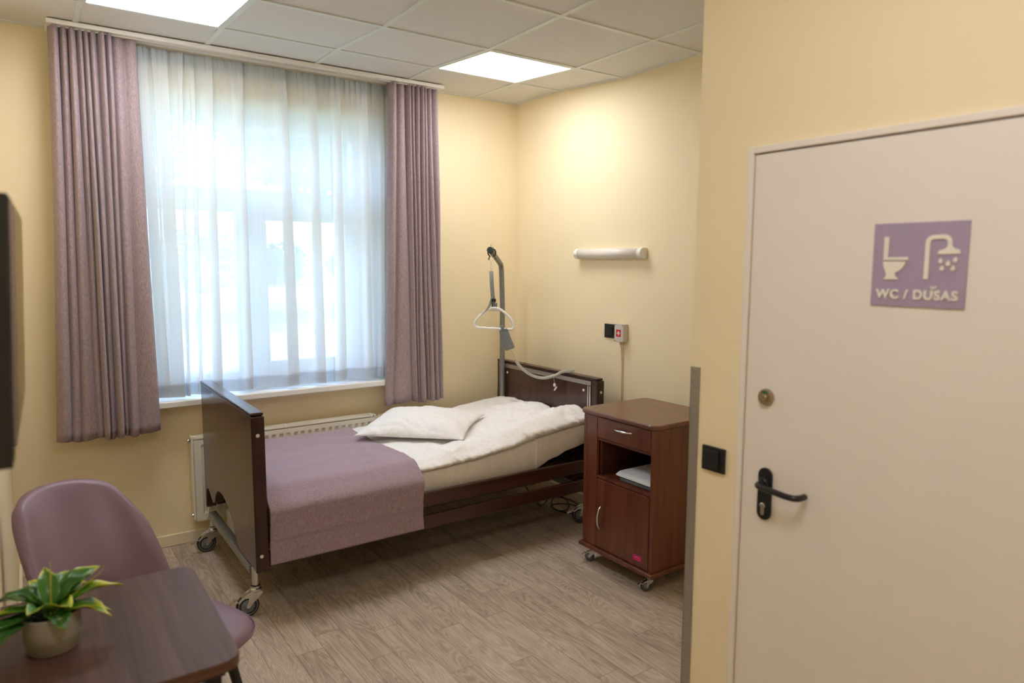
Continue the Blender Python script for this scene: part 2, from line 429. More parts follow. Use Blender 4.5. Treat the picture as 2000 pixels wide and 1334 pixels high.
# baseboards
def skirt(name, x0, x1, y0, y1): struct(name, MB().box(x0, x1, y0, y1, 0, .07), MT['base'], bevel=.006)
skirt('baseboard_back', XL, 0, -.016, 0); skirt('baseboard_right', -.016, 0, YP, -.016)
skirt('baseboard_left', XL, XL+.016, YN, -.016); skirt('baseboard_bathroom', XP+.01, -.016, YP, YP+.016)

# window ------------------------------------------------------------
win = struct_root('window_1', (-1.85, .3, WZ0))
fr = MB()
FY0, FY1 = .26, .33
def fbar(mb, x0, x1, z0, z1, y0=FY0, y1=FY1): mb.box(x0, x1, y0, y1, z0, z1)
fbar(fr, WX0, WX0+.075, WZ0, WZ1); fbar(fr, WX1-.075, WX1, WZ0, WZ1); fbar(fr, WX0+.075, WX1-.075, WZ0, WZ0+.08); fbar(fr, WX0+.075, WX1-.075, WZ1-.06, WZ1)
fbar(fr, WX0+.075, WX1-.075, 1.985, 2.055)       # transom
fbar(fr, -1.915, -1.85, WZ0+.08, 1.985)          # mullion
fr.build('window_frame', MT['pvc'], win, bevel=.008)
def sash(name, x0, x1, z0, z1, w):
    s = MB(); y0, y1 = FY0-.012, FY1-.01
    fbar(s, x0, x0+w, z0, z1, y0, y1); fbar(s, x1-w, x1, z0, z1, y0, y1); fbar(s, x0+w, x1-w, z0, z0+w, y0, y1); fbar(s, x0+w, x1-w, z1-w, z1, y0, y1)
    o = s.build(name, MT['pvc'], win, bevel=.006)
    MB().box(x0+w, x1-w, .296, .304, z0+w, z1-w).build('pane', MT['glass'], o)
    return o
sash('fixed_light', WX0+.076, -1.916, WZ0+.081, 1.984, .036)
s2 = sash('sash', -1.849, WX1-.076, WZ0+.081, 1.984, .082)
sash('fixed_light', WX0+.076, WX1-.076, 2.056, WZ1-.061, .03)
hd = MB(); hd.box(-1.824, -1.796, .232, .2475, 1.35, 1.42); hd.tube([(-1.81, .236, 1.40), (-1.81, .205, 1.40), (-1.81, .20, 1.29)], .009)
hd.build('handle', MT['white'], s2, bevel=.002)

# ceiling -----------------------------------------------------------
C0, RY1, T = -.368, -.512, .6
xs_bars = [C0-T*i for i in range(5)]; ys_bars = [RY1-T*j for j in range(9)]
def sheet_pts(x0, x1, y0, y1, dz):
    ys_ = sorted({y0, y1, *[y for y in (-.512, -1.112, -1.712) if y0 < y < y1]})
    return ys_
cb = MB()
ys_ = [0.0, -.512, -1.112, -1.712, YN]
for a, b in zip(ys_[:-1], ys_[1:]):
    za, zb = ceil_z(a), ceil_z(b)
    cb.add([(XL, a, za+.006), (0, a, za+.006), (0, b, zb+.006), (XL, b, zb+.006), (XL, a, za+.1), (0, a, za+.1), (0, b, zb+.1), (XL, b, zb+.1)],
           [(0,1,2,3), (7,6,5,4), (0,3,7,4), (1,5,6,2), (0,4,5,1), (3,2,6,7)])
ceil = struct('ceiling', cb, MT['ceil'])
gb = MB()
def yseg(x0, x1, a, b, lo=-.000, hi=.0075):
    za, zb = ceil_z(a), ceil_z(b)
    gb.add([(x0, a, za+lo), (x1, a, za+lo), (x1, b, zb+lo), (x0, b, zb+lo), (x0, a, za+hi), (x1, a, za+hi), (x1, b, zb+hi), (x0, b, zb+hi)],
           [(0,1,2,3), (7,6,5,4), (0,3,7,4), (1,5,6,2), (0,4,5,1), (3,2,6,7)])
for x in xs_bars:
    for a, b in zip(ys_[:-1], ys_[1:]): yseg(x-.012, x+.012, a, b)
for y in ys_bars:
    if y > YN: yseg(XL, 0, y+.012, y-.012, -.0004, .0071)
for a, b in zip(ys_[:-1], ys_[1:]): yseg(-.02, 0, a, b, -.0002); yseg(XL, XL+.02, a, b, -.0002)
yseg(XL, 0, 0, -.02, -.0003)
gb.build('ceiling_grid', MT['grid'], ceil)
def ceiling_light(x1, y1, label):
    x0, y0 = x1-T, y1-T
    t = thing('ceiling_light', label, 'ceiling light', (x1-T/2, y1-T/2, ceil_z(y1-T/2)), 0, 'square ceiling light panels')
    def fz(x, y, d): return (x, y, ceil_z(y1)+(ceil_z(y0)-ceil_z(y1))*(y1-y)/T+d)
    def slab(mb, xa, xb, ya, yb, d0, d1):
        mb.add([fz(xa, ya, d0), fz(xb, ya, d0), fz(xb, yb, d0), fz(xa, yb, d0), fz(xa, ya, d1), fz(xb, ya, d1), fz(xb, yb, d1), fz(xa, yb, d1)],
               [(0,1,2,3), (7,6,5,4), (0,3,7,4), (1,5,6,2), (0,4,5,1), (3,2,6,7)])
    f = MB(); a, b = .0125, .022
    slab(f, x0+a, x0+b, y1-a, y0+a, -.001, .0055); slab(f, x1-b, x1-a, y1-a, y0+a, -.001, .0055)
    slab(f, x0+b, x1-b, y1-a, y1-b, -.001, .0055); slab(f, x0+b, x1-b, y0+b, y0+a, -.001, .0055)
    f.build('frame', MT['grid'], t)
    d = MB(); slab(d, x0+b, x1-b, y1-b, y0+b, .0005, .0055); d.build('diffuser', MT['lamp'], t)
    return t
ceiling_light(C0, RY1, 'square lit ceiling panel near the far right corner of the room')
ceiling_light(C0-3*T, RY1, 'square lit ceiling panel above the left curtain, cut by the top edge of the photo')

ceiling_light(C0-3*T, RY1-5*T, 'added lit ceiling panel, out of view overhead near the camera, brightening the door')  # unseen extra panel, added to get enough light on the door

# curtain track
tk = MB(); tk.box(-2.89, -.72, -.20, -.03, 2.768, 2.7905); t = thing('curtain_track', 'white curtain track along the ceiling above the window', 'curtain track', (-1.8, -.1, 2.76))
tk.build('rail', MT['white'], t, bevel=.004)
g2_ = MB(); g2_.box(-2.88, -.74, -.17, -.15, 2.762, 2.7679); g2_.box(-2.88, -.74, -.08, -.06, 2.762, 2.7679); g2_.build('runner_channel', MT['lightgrey'], t)

# ================================================================== CURTAINS
def drape(mb, tops, bots, depths, z0, z1, yb, nz_=46, seed=0, per=9, flat=None):
    """hanging cloth: tubular folds between the valley lines tops[i] -> bots[i]"""
    nf = len(tops)-1; nu = nf*per+1
    def fn(u, v):
        z = lerp(z0, z1, v); w = v
        k = u*nf; i = min(int(k), nf-1); t = k-i
        sft = 1-(1-w)**1.3
        xa = lerp(bots[i], tops[i], sft); xb = lerp(bots[i+1], tops[i+1], sft)
        d = depths[i]; d = lerp(d*(flat[i] if flat else 1), d, sft); prof = math.sin(PI*t)**.75
        sk = .10*math.sin(PI*t)*math.sin(seed+i*2.1)
        x = lerp(xa, xb, t+sk)
        x += .006*nz(z*1.3+seed, i*.7)*(1-v)
        dd = d*(.85+.35*nz(i*1.7+seed, z*.9))
        y = yb-dd*prof
        y += .010*nz(x*9, z*1.5, seed)
        zz = z + (.006*math.sin(i*1.9+seed+t*2)*(1-v)**8)
        return (x, y, zz)
    mb.grid(nu, nz_, fn); return mb
t = thing('curtain', 'mauve woven curtain with narrow folds left of the window', 'curtain', (-2.7, -.1, .71), 0, 'mauve curtains')
TL = [-2.882, -2.838, -2.801, -2.766, -2.738, -2.712, -2.677, -2.643, -2.612, -2.559, -2.501]
BL = [-2.961, -2.895, -2.851, -2.782, -2.752, -2.721, -2.695, -2.657, -2.637, -2.586, -2.481]
DL = [.065, .055, .065, .06, .075, .07, .075, .075, .045, .03]
drape(MB(), TL, BL, DL, .712, 2.764, -.130, seed=1., flat=[.7, .35, .5, .3, 1.1, .9, 1.1, .5, 1.2, 1.]).build('cloth', MT['curt'], t, solid=.002, recalc=False)
t = thing('curtain', 'mauve woven curtain right of the window, behind the bed', 'curtain', (-.93, -.1, .7), 0, 'mauve curtains')
TR = [-1.096, -1.037, -.978, -.947, -.918, -.886, -.858, -.828, -.791, -.745]
BR = [-1.145, -1.089, -.941, -.912, -.900, -.848, -.828, -.772, -.740, -.707]
DR = [.07, .05, .06, .065, .06, .06, .06, .06, .05]
drape(MB(), TR, BR, DR, .702, 2.764, -.130, seed=4., flat=[.5, .45, .8, .6, 1, .7, .7, .8, .6]).build('cloth', MT['curt'], t, solid=.002, recalc=False)

# sheer with overlapping folds
ET = [-2.53, -2.448, -2.351, -2.275, -2.213, -2.123, -1.964, -1.716, -1.537, -1.385, -1.212, -1.093, -1.06]
EB = [-2.50, -2.418, -2.342, -2.312, -2.245, -2.142, -1.968, -1.692, -1.525, -1.386, -1.206, -1.126, -1.07]
WB = [.03, .052, .07, .012, .016, .045, .04, .058, .055, .055, .045, .01, .01]
def sheer_profile():
    """control points as (x_top, x_bottom, y)"""
    P = [(-2.58, -2.56, -.045)]
    for i, (a, b, w) in enumerate(zip(ET, EB, WB)):
        wt = w*.6+.008
        P.append((a-wt*1.3, b-w*1.3, -.078-.006*math.sin(i*2.2)))
        P.append((a-.006, b-.008, -.088))
        P.append((a, b, -.078))
        P.append((a-wt*.5, b-w*.5, -.064))
        P.append((a-wt, b-w, -.052))
        P.append((a-wt*.5, b-w*.45, -.040))
        if i < len(ET)-1:
            na, nb = ET[i+1]-WB[i+1]*.6, EB[i+1]-WB[i+1]
            P.append((lerp(a, na, .35), lerp(b, nb, .35), -.050))
            P.append((lerp(a, na, .7), lerp(b, nb, .7), -.066))
    P.append((-1.03, -1.05, -.05))
    return P
SPp = sheer_profile()
A_ = smooth_path([(a, y, 0) for a, b, y in SPp], 7); B_ = smooth_path([(b, y, 0) for a, b, y in SPp], 7)
def sheer(mb, z0, z1, dy=0.0, nv=40, zb=.884, zt=2.762):
    n = len(A_)
    def fn(u, v):
        i = min(int(round(u*(n-1))), n-1); z = lerp(z0, z1, v); w = (z-zb)/(zt-zb)
        p = B_[i].lerp(A_[i], w)
        flat = 1-max(0, (w-.86)/.14)*.55          # folds flatten into the pleated tape
        y = -.066+(p.y+.066)*flat
        rip = max(0, (w-.90)/.10)
        y += .013*rip*abs(math.sin(p.x*PI/.030+1.5*math.sin(p.x*11)))-.006*rip+dy
        y += .004*nz(p.x*14, z*1.2, 3.)*(1-rip)
        x = p.x+.004*nz(i*.11, z*1.6, 9.)+rip*.0075*math.sin(p.x*2*PI/.034+math.sin(p.x*13))
        zz = z+.004*math.sin(p.x*22)*max(0, 1-w*9)
        return (x, y, zz)
    mb.grid(n, nv, fn); return mb
t = thing('sheer_curtain', 'white translucent sheer curtain with vertical folds across the window', 'sheer curtain', (-1.8, -.066, .884))
sheer(MB(), .884, 2.762, 0, 50).build('cloth', MT['voile'], t, recalc=False)
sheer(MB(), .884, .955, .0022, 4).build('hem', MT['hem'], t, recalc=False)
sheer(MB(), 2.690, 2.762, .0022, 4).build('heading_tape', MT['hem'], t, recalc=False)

# ================================================================== RADIATOR
t = thing('radiator', 'white panel radiator under the window behind the bed', 'radiator', (-1.76, -.1, .14))
RX0, RX1 = -2.315, -1.205
p = MB()
def rad_panel(y0, y1):
    mb = MB(); prof = [(RX0, 0)]
    n = 24; wv = (RX1-RX0-.05)/n; prof = []
    for k in range(n):
        xa = RX0+.025+k*wv
        prof += [(xa, 0), (xa+wv*.30, 0), (xa+wv*.42, .007), (xa+wv*.80, .007), (xa+wv*.92, 0)]
    prof = [(RX0, 0)]+prof+[(RX1, 0)]
    z0, z1, z2, z3 = .15, .19, .598, .623
    rows = [(z0, 0), (z1-.004, 0), (z1+.01, 1), (z2-.008, 1), (z2+.001, 0), (z3, 0)]
    vv = []; 
    for z, k in rows:
        for x, d in prof: vv.append((x, y0+d*k, z))
    m_ = len(prof); ff = []
    for j in range(len(rows)-1):
        for i in range(m_-1): ff.append((j*m_+i, j*m_+i+1, (j+1)*m_+i+1, (j+1)*m_+i))
    mb.add(vv, ff); mb.box(RX0, RX1, y0+.0075, y1, z0, z3); return mb
rad_panel(-.104, -.094).build('front_panel', MT['radw'], t, recalc=False)
MB().box(RX0, RX1, -.052, -.040, .15, .645).build('rear_panel', MT['radw'], t, bevel=.004)
g = MB()
for x0, x1 in ((RX0, RX0+.52), (RX0+.54, RX1-.03)): g.box(x0, x1, -.090, -.084, .628, .641); g.box(x0, x1, -.064, -.058, .628, .641)
for k in range(28):
    x = RX0+.02+k*.038; g.box(x, x+.012, -.084, -.064, .628, .636)
for x in (RX0, RX0+.52, RX1-.03): g.box(x, x+.018, -.0935, -.0525, .626, .644)
g.build('top_grille', MT['radw'], t, bevel=.0015)
MB().box(RX0-.012, RX0-.0005, -.102, -.042, .155, .65).build('side_cover', MT['radw'], t, bevel=.004)
MB().box(RX1+.0005, RX1+.010, -.100, -.042, .155, .64).build('side_cover', MT['radw'], t, bevel=.004)
v = MB(); v.lathe([(.010, 0), (.012, .02), (.021, .022), (.021, .034), (.016, .036), (.016, .042), (.023, .046), (.025, .095), (.021, .104)], (RX1+.012, -.075, .612), 20, 'x')
v.build('valve_head', MT['cream'], t)
v = MB(); v.tube([(RX1+.03, -.075, .600), (RX1+.03, -.075, .30), (RX1+.03, -.03, .28), (RX1+.03, -.008, .28)], .008); v.build('pipe', MT['radw'], t)
v = MB(); v.lathe([(.008, 0), (.011, .004), (.011, .014), (.007, .018)], (RX0-.031, -.085, .625), 12, 'x'); v.build('plug', MT['chrome'], t)
v = MB(); v.lathe([(.008, 0), (.011, .004), (.011, .014)], (RX0-.029, -.085, .185), 12, 'x'); v.build('plug', MT['chrome'], t)
v = MB(); v.box(-2.2, -2.17, -.040, -.001, .2, .6); v.build('bracket', MT['radw'], t)

# ================================================================== BED
bed = thing('hospital_bed', 'dark wood hospital bed on steel castors with low side rails', 'bed', (-1.2, -.65, 0))
BYN, BYF = -1.175, -.128
# footboard: outline in (y, z) with two cut-outs over the far caster
fo = [(BYN, .238), (BYN, .956), (BYF, .956), (BYF, .238), (-.145, .238)]
fo += [(p.x, p.y) for p in smooth_path([(-.145, .30, 0), (-.17, .352, 0), (-.21, .362, 0), (-.27, .335, 0)], 4)]
fo += [(-.315, .312)]
fo += [(p.x, p.y) for p in smooth_path([(-.36, .335, 0), (-.40, .39, 0), (-.46, .418, 0), (-.54, .425, 0), (-.65, .400, 0), (-.74, .350, 0), (-.80, .30, 0), (-.845, .238, 0)], 4)]
MB().prism(fo, lambda a, b, d: (d, a, b), -2.268, -2.214).build('footboard', MT['bedwood'], bed, bevel=.004)
ed = MB(); ed.box(-2.2705, -2.2115, BYN-.0015, BYF+.0015, .957, .972)
ed.build('footboard_top_edge', MT['bededge'], bed, bevel=.006, seg=3)
ed = MB(); ed.box(-2.2705, -2.2115, BYN-.0135, BYN-.0005, .236, .956); ed.build('footboard_side_edge', MT['bededge'], bed, bevel=.005, seg=3)
MB().box(-.225, -.175, BYN, -.09, .24, .922).build('headboard', MT['bedwood'], bed, bevel=.004)
MB().box(-.2275, -.1725, BYN-.0015, -.0885, .9225, .937).build('headboard_top_edge', MT['bededge'], bed, bevel=.006, seg=3)
MB().box(-.2275, -.1725, BYN-.0135, BYN-.0005, .24, .922).build('headboard_side_edge', MT['bededge'], bed, bevel=.005, seg=3)
MB().box(-.2315, -.2255, -1.13, -.125, .888, .914).build('aluminium_strip', MT['guard'], bed, bevel=.001)
s_ = MB(); s_.box(-.2315, -.2255, -1.128, -1.117, .45, .884); s_.box(-.2315, -.2255, -1.108, -1.099, .45, .884); s_.build('upright_rail', MT['chrome'], bed)
for (x, y, z, ax) in ((-.226, -.221, .853, 'x'), (-.226, -1.058, .850, 'x'), (-.2, BYN-.013, .852, 'y'), (-2.243, BYN-.013, .871, 'y'), (-2.245, BYN-.013, .313, 'y')):
    c_ = MB(); c_.lathe([(.0085, 0), (.0085, -.002), (.005, -.0035)], (x, y, z), 14, ax); c_.build('screw_cap', MT['whitep'], bed)
for y0, y1 in ((BYN+.003, BYN+.025), (BYF-.027, BYF-.005)):
    MB().box(-2.213, -.2285, y0, y1, .364, .445).build('side_rail', MT['bedrail'], bed, bevel=.007, seg=3)
    MB().box(-2.213, -.2285, y0, y1, .245, .320).build('side_rail', MT['bedrail'], bed, bevel=.007, seg=3)
# under-frame
uf = MB()
for y in (-1.09, -.215): uf.box(-2.21, -.23, y-.018, y+.018, .335, .375)
for x in (-2.0, -1.25, -.6): uf.box(x-.02, x+.02, -1.071, -.234, .336, .374)
uf.box(-1.9, -.7, -.70, -.60, .30, .335)
uf.build('under_frame', MT['blackm'], bed, bevel=.004)
for x in (-2.255, -.205):
    b_ = MB(); b_.box(x-.020, x+.020, -1.075, -.225, .196, .236) if x < -1 else b_.box(x-.020, x+.020, -1.075, -.225, .19, .2395)
    b_.build('cross_bar', MT['gsteel'], bed, bevel=.003)
pl_ = MB()
def slatz(x): return interp(x, [-2.2, -.85, -.24], [.388, .388, .508])
for k in range(26):
    x = -2.15+k*.076; z = slatz(x)
    pl_.obox((x, -.65, z-.008), (1, 0, (slatz(x+.01)-slatz(x-.01))/.02), (0, 1, 0), (0, 0, 1), .022, .43, .006)
for y in (-1.06, -.24):
    for a, b in ((-2.19, -.86), (-.86, -.25)):
        pl_.tube([(a, y, slatz(a)-.026), (b, y, slatz(b)-.026)], .010, 8)
pl_.build('mattress_platform', MT['blackm'], bed)
hl = MB(); hl.tube([(-.86, -1.03, .37), (-.40, -1.03, .47)], .008, 8); hl.tube([(-.72, -1.03, .375), (-.58, -1.03, .43), (-.5, -1.03, .375)], .006, 8); hl.box(-.62, -.45, -1.05, -1.01, .425, .45)
hl.build('backrest_lever', MT['steel'], bed)
mo = MB(); mo.box(-2.20, -2.13, -.46, -.30, .150, .262); mo.obox((-2.165, -.33, .29), (0, 1, .6), (1, 0, 0), (0, -.6, 1), .03, .018, .045); mo.build('drive_motor', MT['whitep'], bed, bevel=.012, seg=3)
mo = MB(); mo.tube([(-2.14, -.38, .24), (-1.9, -.5, .30), (-1.5, -.62, .31)], .016, 12); mo.build('drive_rod', MT['steel'], bed)
mo = MB(); mo.box(-.62, -.40, -.74, -.56, .25, .333); mo.build('control_box', MT['black'], bed, bevel=.01)
def caster(parent, x, y, zt, R=.051, ang=PI, w=.024, post=.0, lever=True, names=('caster', 'wheel', 'tyre')):
    """swivel caster: chrome fork, grey wheel, black tyre, brake lever; ang = trailing direction"""
    d = Vector((math.cos(ang), math.sin(ang), 0)); s_ = Vector((-d.y, d.x, 0)); c = Vector((x, y, 0))+d*R*.75+Vector((0, 0, R+.001))
    up = Vector((0, 0, 1)); k = R/.051
    f = MB()
    if post: f.lathe([(post, 0), (post, zt-2*R-.045*k)], (x, y, 2*R+.045*k), 16)
    f.lathe([(.020*k, 0), (.027*k, .006*k), (.027*k, .016*k), (.021*k, .022*k), (.021*k, .03*k)], (x, y, 2*R+.010*k), 20)
    pt = Vector((x, y, 0))
    for sg in (-1, 1):
        o_ = s_*sg*(w/2+.006*k)
        poly = [(-.024, .118), (.028, .118), (.055, .104), (.078, .084), (.075, .078), (.052, .093), (.034, .092), (.036, .075), (.046, .056), (.042, .044), (.031, .045), (.012, .070), (-.012, .088), (-.024, .100)]
        f.prism(poly, lambda a, b, e, o_=o_: pt+d*a*k+up*b*k+o_+s_*e, -.0016, .0016)
    f.prism([(-.026, .112), (.030, .112), (.060, .099), (.082, .078), (.078, .072), (.055, .092), (.028, .105), (-.026, .105)], lambda a, b, e: pt+d*a*k+up*b*k+s_*e, -w/2-.006*k, w/2+.006*k)
    if lever:
        f.prism([(.078, .080), (.118, .058), (.124, .062), (.122, .069), (.086, .090)], lambda a, b, e: pt+d*a*k+up*b*k+s_*e, -.012*k, .012*k)
        f.tube([pt+d*.095*k+up*.075*k-s_*.012*k, pt+d*.100*k+up*.094*k-s_*.008*k, pt+d*.100*k+up*.094*k+s_*.008*k, pt+d*.095*k+up*.075*k+s_*.012*k], .002*k, 6)
    fo_ = f.build(names[0], MT['steel'], parent, bevel=.0008 if R > .03 else 0)
    wh = MB(); seg = 28
    def ring(prof, mb):
        vv = []
        for r, h in prof:
            for q in range(seg):
                a = 2*PI*q/seg; vv.append(c+d*math.cos(a)*r+up*math.sin(a)*r+s_*h)
        ff = []
        for i in range(len(prof)-1):
            for q in range(seg): ff.append((i*seg+q, i*seg+(q+1)%seg, (i+1)*seg+(q+1)%seg, (i+1)*seg+q))
        mb.add(vv, ff, True); mb.add(vv[:seg], [tuple(range(seg))]); mb.add(vv[-seg:], [tuple(range(seg))])
    hw = w/2
    ring([(R*.15, -hw-.003*k), (R*.17, -hw-.0005), (R*.60, -hw), (R*.63, -hw+.002*k), (R*.74, -hw+.002*k), (R*.77, -hw-.0005), (R*.845, -hw-.0005), (R*.845, hw+.0005), (R*.77, hw+.0005), (R*.74, hw-.002*k), (R*.63, hw-.002*k), (R*.60, hw), (R*.17, hw+.0005), (R*.15, hw+.003*k)], wh)
    w_ = wh.build(names[1], MT['greyw'], fo_)
    ty = MB(); ring([(R*.85, -hw), (R*.95, -hw*.95), (R, -hw*.6), (R, hw*.6), (R*.95, hw*.95), (R*.85, hw)], ty)
    ty.build(names[2], MT['rubber'], fo_)
    ax_ = MB(); ax_.tube([c-s_*(hw+.010*k), c+s_*(hw+.010*k)], .006*k, 10); ax_.build('axle_bolt', MT['chrome'], fo_)
    return fo_
for x, y, an, zt in ((-2.252, -1.09, PI*.97, .238), (-2.252, -.205, PI*1.0, .196), (-.215, -1.09, PI*.80, .24), (-.215, -.19, PI*.9, .19)):
    caster(bed, x, y, zt, ang=an, post=.0165 if True else 0)
# lifting pole
lp = MB(); lp.tube(smooth_path([(-.250, -.19, .30), (-.250, -.19, .8), (-.250, -.19, 1.30)], 3)+smooth_path([(-.250, -.19, 1.345), (-.258, -.195, 1.48), (-.268, -.203, 1.60)], 4)+smooth_path([(-.280, -.212, 1.628), (-.38, -.31, 1.668), (-.528, -.452, 1.722)], 5), .0185, 20)
lp = lp.build('lifting_pole', MT['gsteel'], bed)
dv = (Vector((-.528, -.452, 1.722))-Vector((-.38, -.31, 1.668))).normalized()
e0 = Vector((-.528, -.452, 1.722))
c_ = MB(); c_.tube([e0-dv*.012, e0+dv*.004, e0+dv*.008], [.0215, .0215, .018], 20); c_.build('end_cap', MT['black'], lp)
for q_ in (.03, .09): MB().tube([e0-dv*q_+Vector((0,0,.015)), e0-dv*q_+Vector((0,0,.045))], .003, 8).build('stop_pin', MT['steel'], lp)
for q_ in (.60, .30): MB().box(-.255, -.2325, -.215, -.165, q_, q_+.06).build('pole_socket', MT['gsteel'], bed)

# trapeze handle hanging from the pole (faces the camera side of the bed)
HR = Vector((.818, -.575, 0)); HC = Vector((-.508, -.472, 0))
def hp(a, z, b=0.): return HC+HR*a+Vector((0, 0, z))+Vector((-.575, -.818, 0))*b
t = thing('trapeze_handle', 'white triangular grab handle hanging on a grey strap above the bed', 'grab handle', tuple(hp(0, 1.20)))
tri = [hp(-.020, 1.340), hp(-.075, 1.308), hp(-.118, 1.262), hp(-.128, 1.235), hp(-.114, 1.213), hp(-.05, 1.207), hp(.03, 1.203), hp(.108, 1.199), hp(.126, 1.212), hp(.126, 1.235), hp(.105, 1.275), hp(.06, 1.318), hp(.020, 1.340)]
pts_ = smooth_path(tri+[tri[0]], 5)[:-1]
rr = []
for p in pts_:
    a = (p-HC).dot(HR); rr.append(.0085+(.0022*math.cos(a*2*PI/.021) if p.z < 1.218 and -.10 < a < .04 else 0))
MB().tube(pts_, rr, 12, closed=True).build('grip', MT['whitep'], t)
MB().prism([(-.030, 1.345), (.030, 1.345), (.050, 1.318), (-.050, 1.322)], lambda a, b, e: hp(a, b, e), -.004, .004).build('grip_web', MT['lightgrey'], t, bevel=.002)
MB().ribbon([hp(-.020, 1.585), hp(-.016, 1.50), hp(-.010, 1.42), hp(.0, 1.345), hp(.002, 1.332)], .026, .003, HR).build('strap', MT['strap'], t)
MB().ribbon(smooth_path([hp(-.012, 1.415, .004), hp(-.03, 1.36, .006), hp(-.055, 1.325, .01), hp(-.075, 1.315, .02)], 4), .024, .002, HR+Vector((0,0,.5))).build('strap_end', MT['strap'], t)
b_ = MB(); b_.obox(hp(-.004, 1.393, .003), HR, (.575, .818, 0), (0, 0, 1), .016, .006, .010); b_.obox(hp(-.014, 1.362, .002), HR, (.575,.818,0), (0,0,1), .003, .004, .014); b_.obox(hp(.016, 1.362, .002), HR, (.575,.818,0), (0,0,1), .003, .004, .014)
b_.build('buckle', MT['black'], t, bevel=.002)
hk = e0-dv*.055
MB().tube([hp(-.020, 1.585), hp(-.024, 1.62), hp(-.018, 1.64), hk+HR*.018+Vector((0,0,-.03))], .0018, 6).tube([hp(-.020, 1.585), hp(-.012, 1.61), hp(-.022, 1.64), hk-HR*.020+Vector((0,0,-.03))], .0018, 6).build('cord_loop', MT['lightgrey'], t)
arc = [hk+HR*math.cos(a)*.026+Vector((0, 0, math.sin(a)*.026-.002)) for a in [math.radians(q) for q in range(-60, 241, 15)]]
arc = [hk+HR*.024+Vector((0,0,-.045))]+arc+[hk-HR*.022+Vector((0,0,-.05))]
MB().tube(arc, .0045, 8).build('hanger_clip', MT['black'], t)

# hand control with its coiled lead
t = thing('hand_control', 'grey bed hand control with a cream coiled lead, hooked on the white triangle', 'remote control', (-.45, -.52, 1.06))
a0 = Vector((-.470, -.520, 1.200)); a1 = Vector((-.430, -.548, 1.068)); dz_ = (a1-a0).normalized(); sx_ = (HR-dz_*HR.dot(dz_)).normalized(); nn_ = dz_.cross(sx_)
rc = rrect(-.029, .029, 0, (a1-a0).length, .010, 4)
MB().prism([(a, b) for a, b in rc], lambda a, b, e: a0+sx_*a*(1.0+.12*(b/.14))+dz_*b+nn_*e, -.011, .011).build('body', MT['greyp'], t, bevel=.003)
k_ = MB(); k_.ribbon(smooth_path([a0+dz_*.03-nn_*.013, a0-dz_*.005-nn_*.012, a0-dz_*.028, a0-dz_*.020+nn_*.014, a0+dz_*.01+nn_*.013], 4), .020, .003, sx_); k_.lathe([(.011, -.0165), (.011, -.0112)], a0+dz_*.032, 16, 'y') if False else None
k_.build('hook', MT['greyp'], t)
path = smooth_path([(-.428, -.549, 1.062), (-.41, -.557, 1.035), (-.385, -.545, 1.0), (-.35, -.545, .948), (-.30, -.594, .894), (-.265, -.683, .878), (-.250, -.80, .909), (-.240, -.866, .942), (-.205, -.935, .952)], 14)
coil = []; L_ = 0.; turns = 0
nP = len(path)
cum = [0.]
for i in range(1, nP): cum.append(cum[-1]+(path[i]-path[i-1]).length)
tot = cum[-1]; st = .075
NS = int((tot-st)/.0068*9)
coil += [p for p, c in zip(path, cum) if c < st]
for k in range(NS):
    s = st+(tot-st)*k/NS
    j = max(i for i in range(nP) if cum[i] <= s); j = min(j, nP-2)
    u = (s-cum[j])/(cum[j+1]-cum[j]); p = path[j].lerp(path[j+1], u)
    tg = (path[min(j+2, nP-1)]-path[max(j-1, 0)]).normalized(); n1 = tg.cross(Vector((0,0,1))).normalized(); n2 = tg.cross(n1)
    a = 2*PI*k/9; coil.append(p+(n1*math.cos(a)+n2*math.sin(a))*.0085)
MB().tube(coil, .0024, 6).build('coiled_lead', MT['lightgrey'], t)
# small white plastic key hanging on the headboard
t = thing('hanging_key', 'small white plastic key hanging on a thread in front of the headboard', 'key', (-.25, -.79, .80))
k_ = MB(); k_.lathe([(.011, -.003), (.013, 0), (.011, .003)], (-.244, -.79, .845), 14, 'x'); k_.obox((-.244, -.80, .822), (0, 1, .9), (1, 0, 0), (0, -.9, 1), .004, .003, .018); k_.build('key', MT['whitep'], t)
MB().tube([(-.244, -.79, .857), (-.252, -.79, .889), (-.252, -.787, .905)], .0012, 5).build('thread', MT['whitep'], t)

# ================================================================== MATTRESS AND BEDDING
def mat_bot(x): return sint(x, [-2.2, -.95, -.70, -.24], [.392, .392, .412, .530])
def mat_top(x): return sint(x, [-2.2, -1.46, -1.165, -.822, -.556, -.30, -.238], [.548, .548, .556, .592, .632, .655, .650])
def mattress_surf(mb, xa, xb, ya, yb, grow=0.0, nx=60, wr=1.0):
    prof = rrect(-1, 1, -1, 1, .22, 5)
    ny = len(prof)
    def fn(u, v):
        x = lerp(xa, xb, v); a, b = prof[int(round(u*ny)) % ny]
        ecap = 1-max(0, (abs(v-.5)*2-.97)/.03)*.06
        yc, hy = (ya+yb)/2, (yb-ya)/2+grow; zb_, zt_ = mat_bot(x)-grow, mat_top(x)+grow
        y = yc+a*hy*ecap; z = (zb_+zt_)/2+b*(zt_-zb_)/2*ecap
        if a < -.7: y += wr*(.010*nz(x*4, z*9, 1)+.006*nz(x*11+z*14, z*6, 5))
        return (x, y, z)
    n = 72
    mb.grid(ny, n, fn, wrap_u=True)
    base = len(mb.v)-ny*n
    mb.f.append(tuple(base+i for i in range(ny))); mb.sm.append(False)
    mb.f.append(tuple(base+ny*(n-1)+i for i in range(ny))); mb.sm.append(False)
    return mb
t = thing('mattress', 'thick mattress in a cream cotton sheet, raised at the head end', 'mattress', (-1.2, -.65, .392))
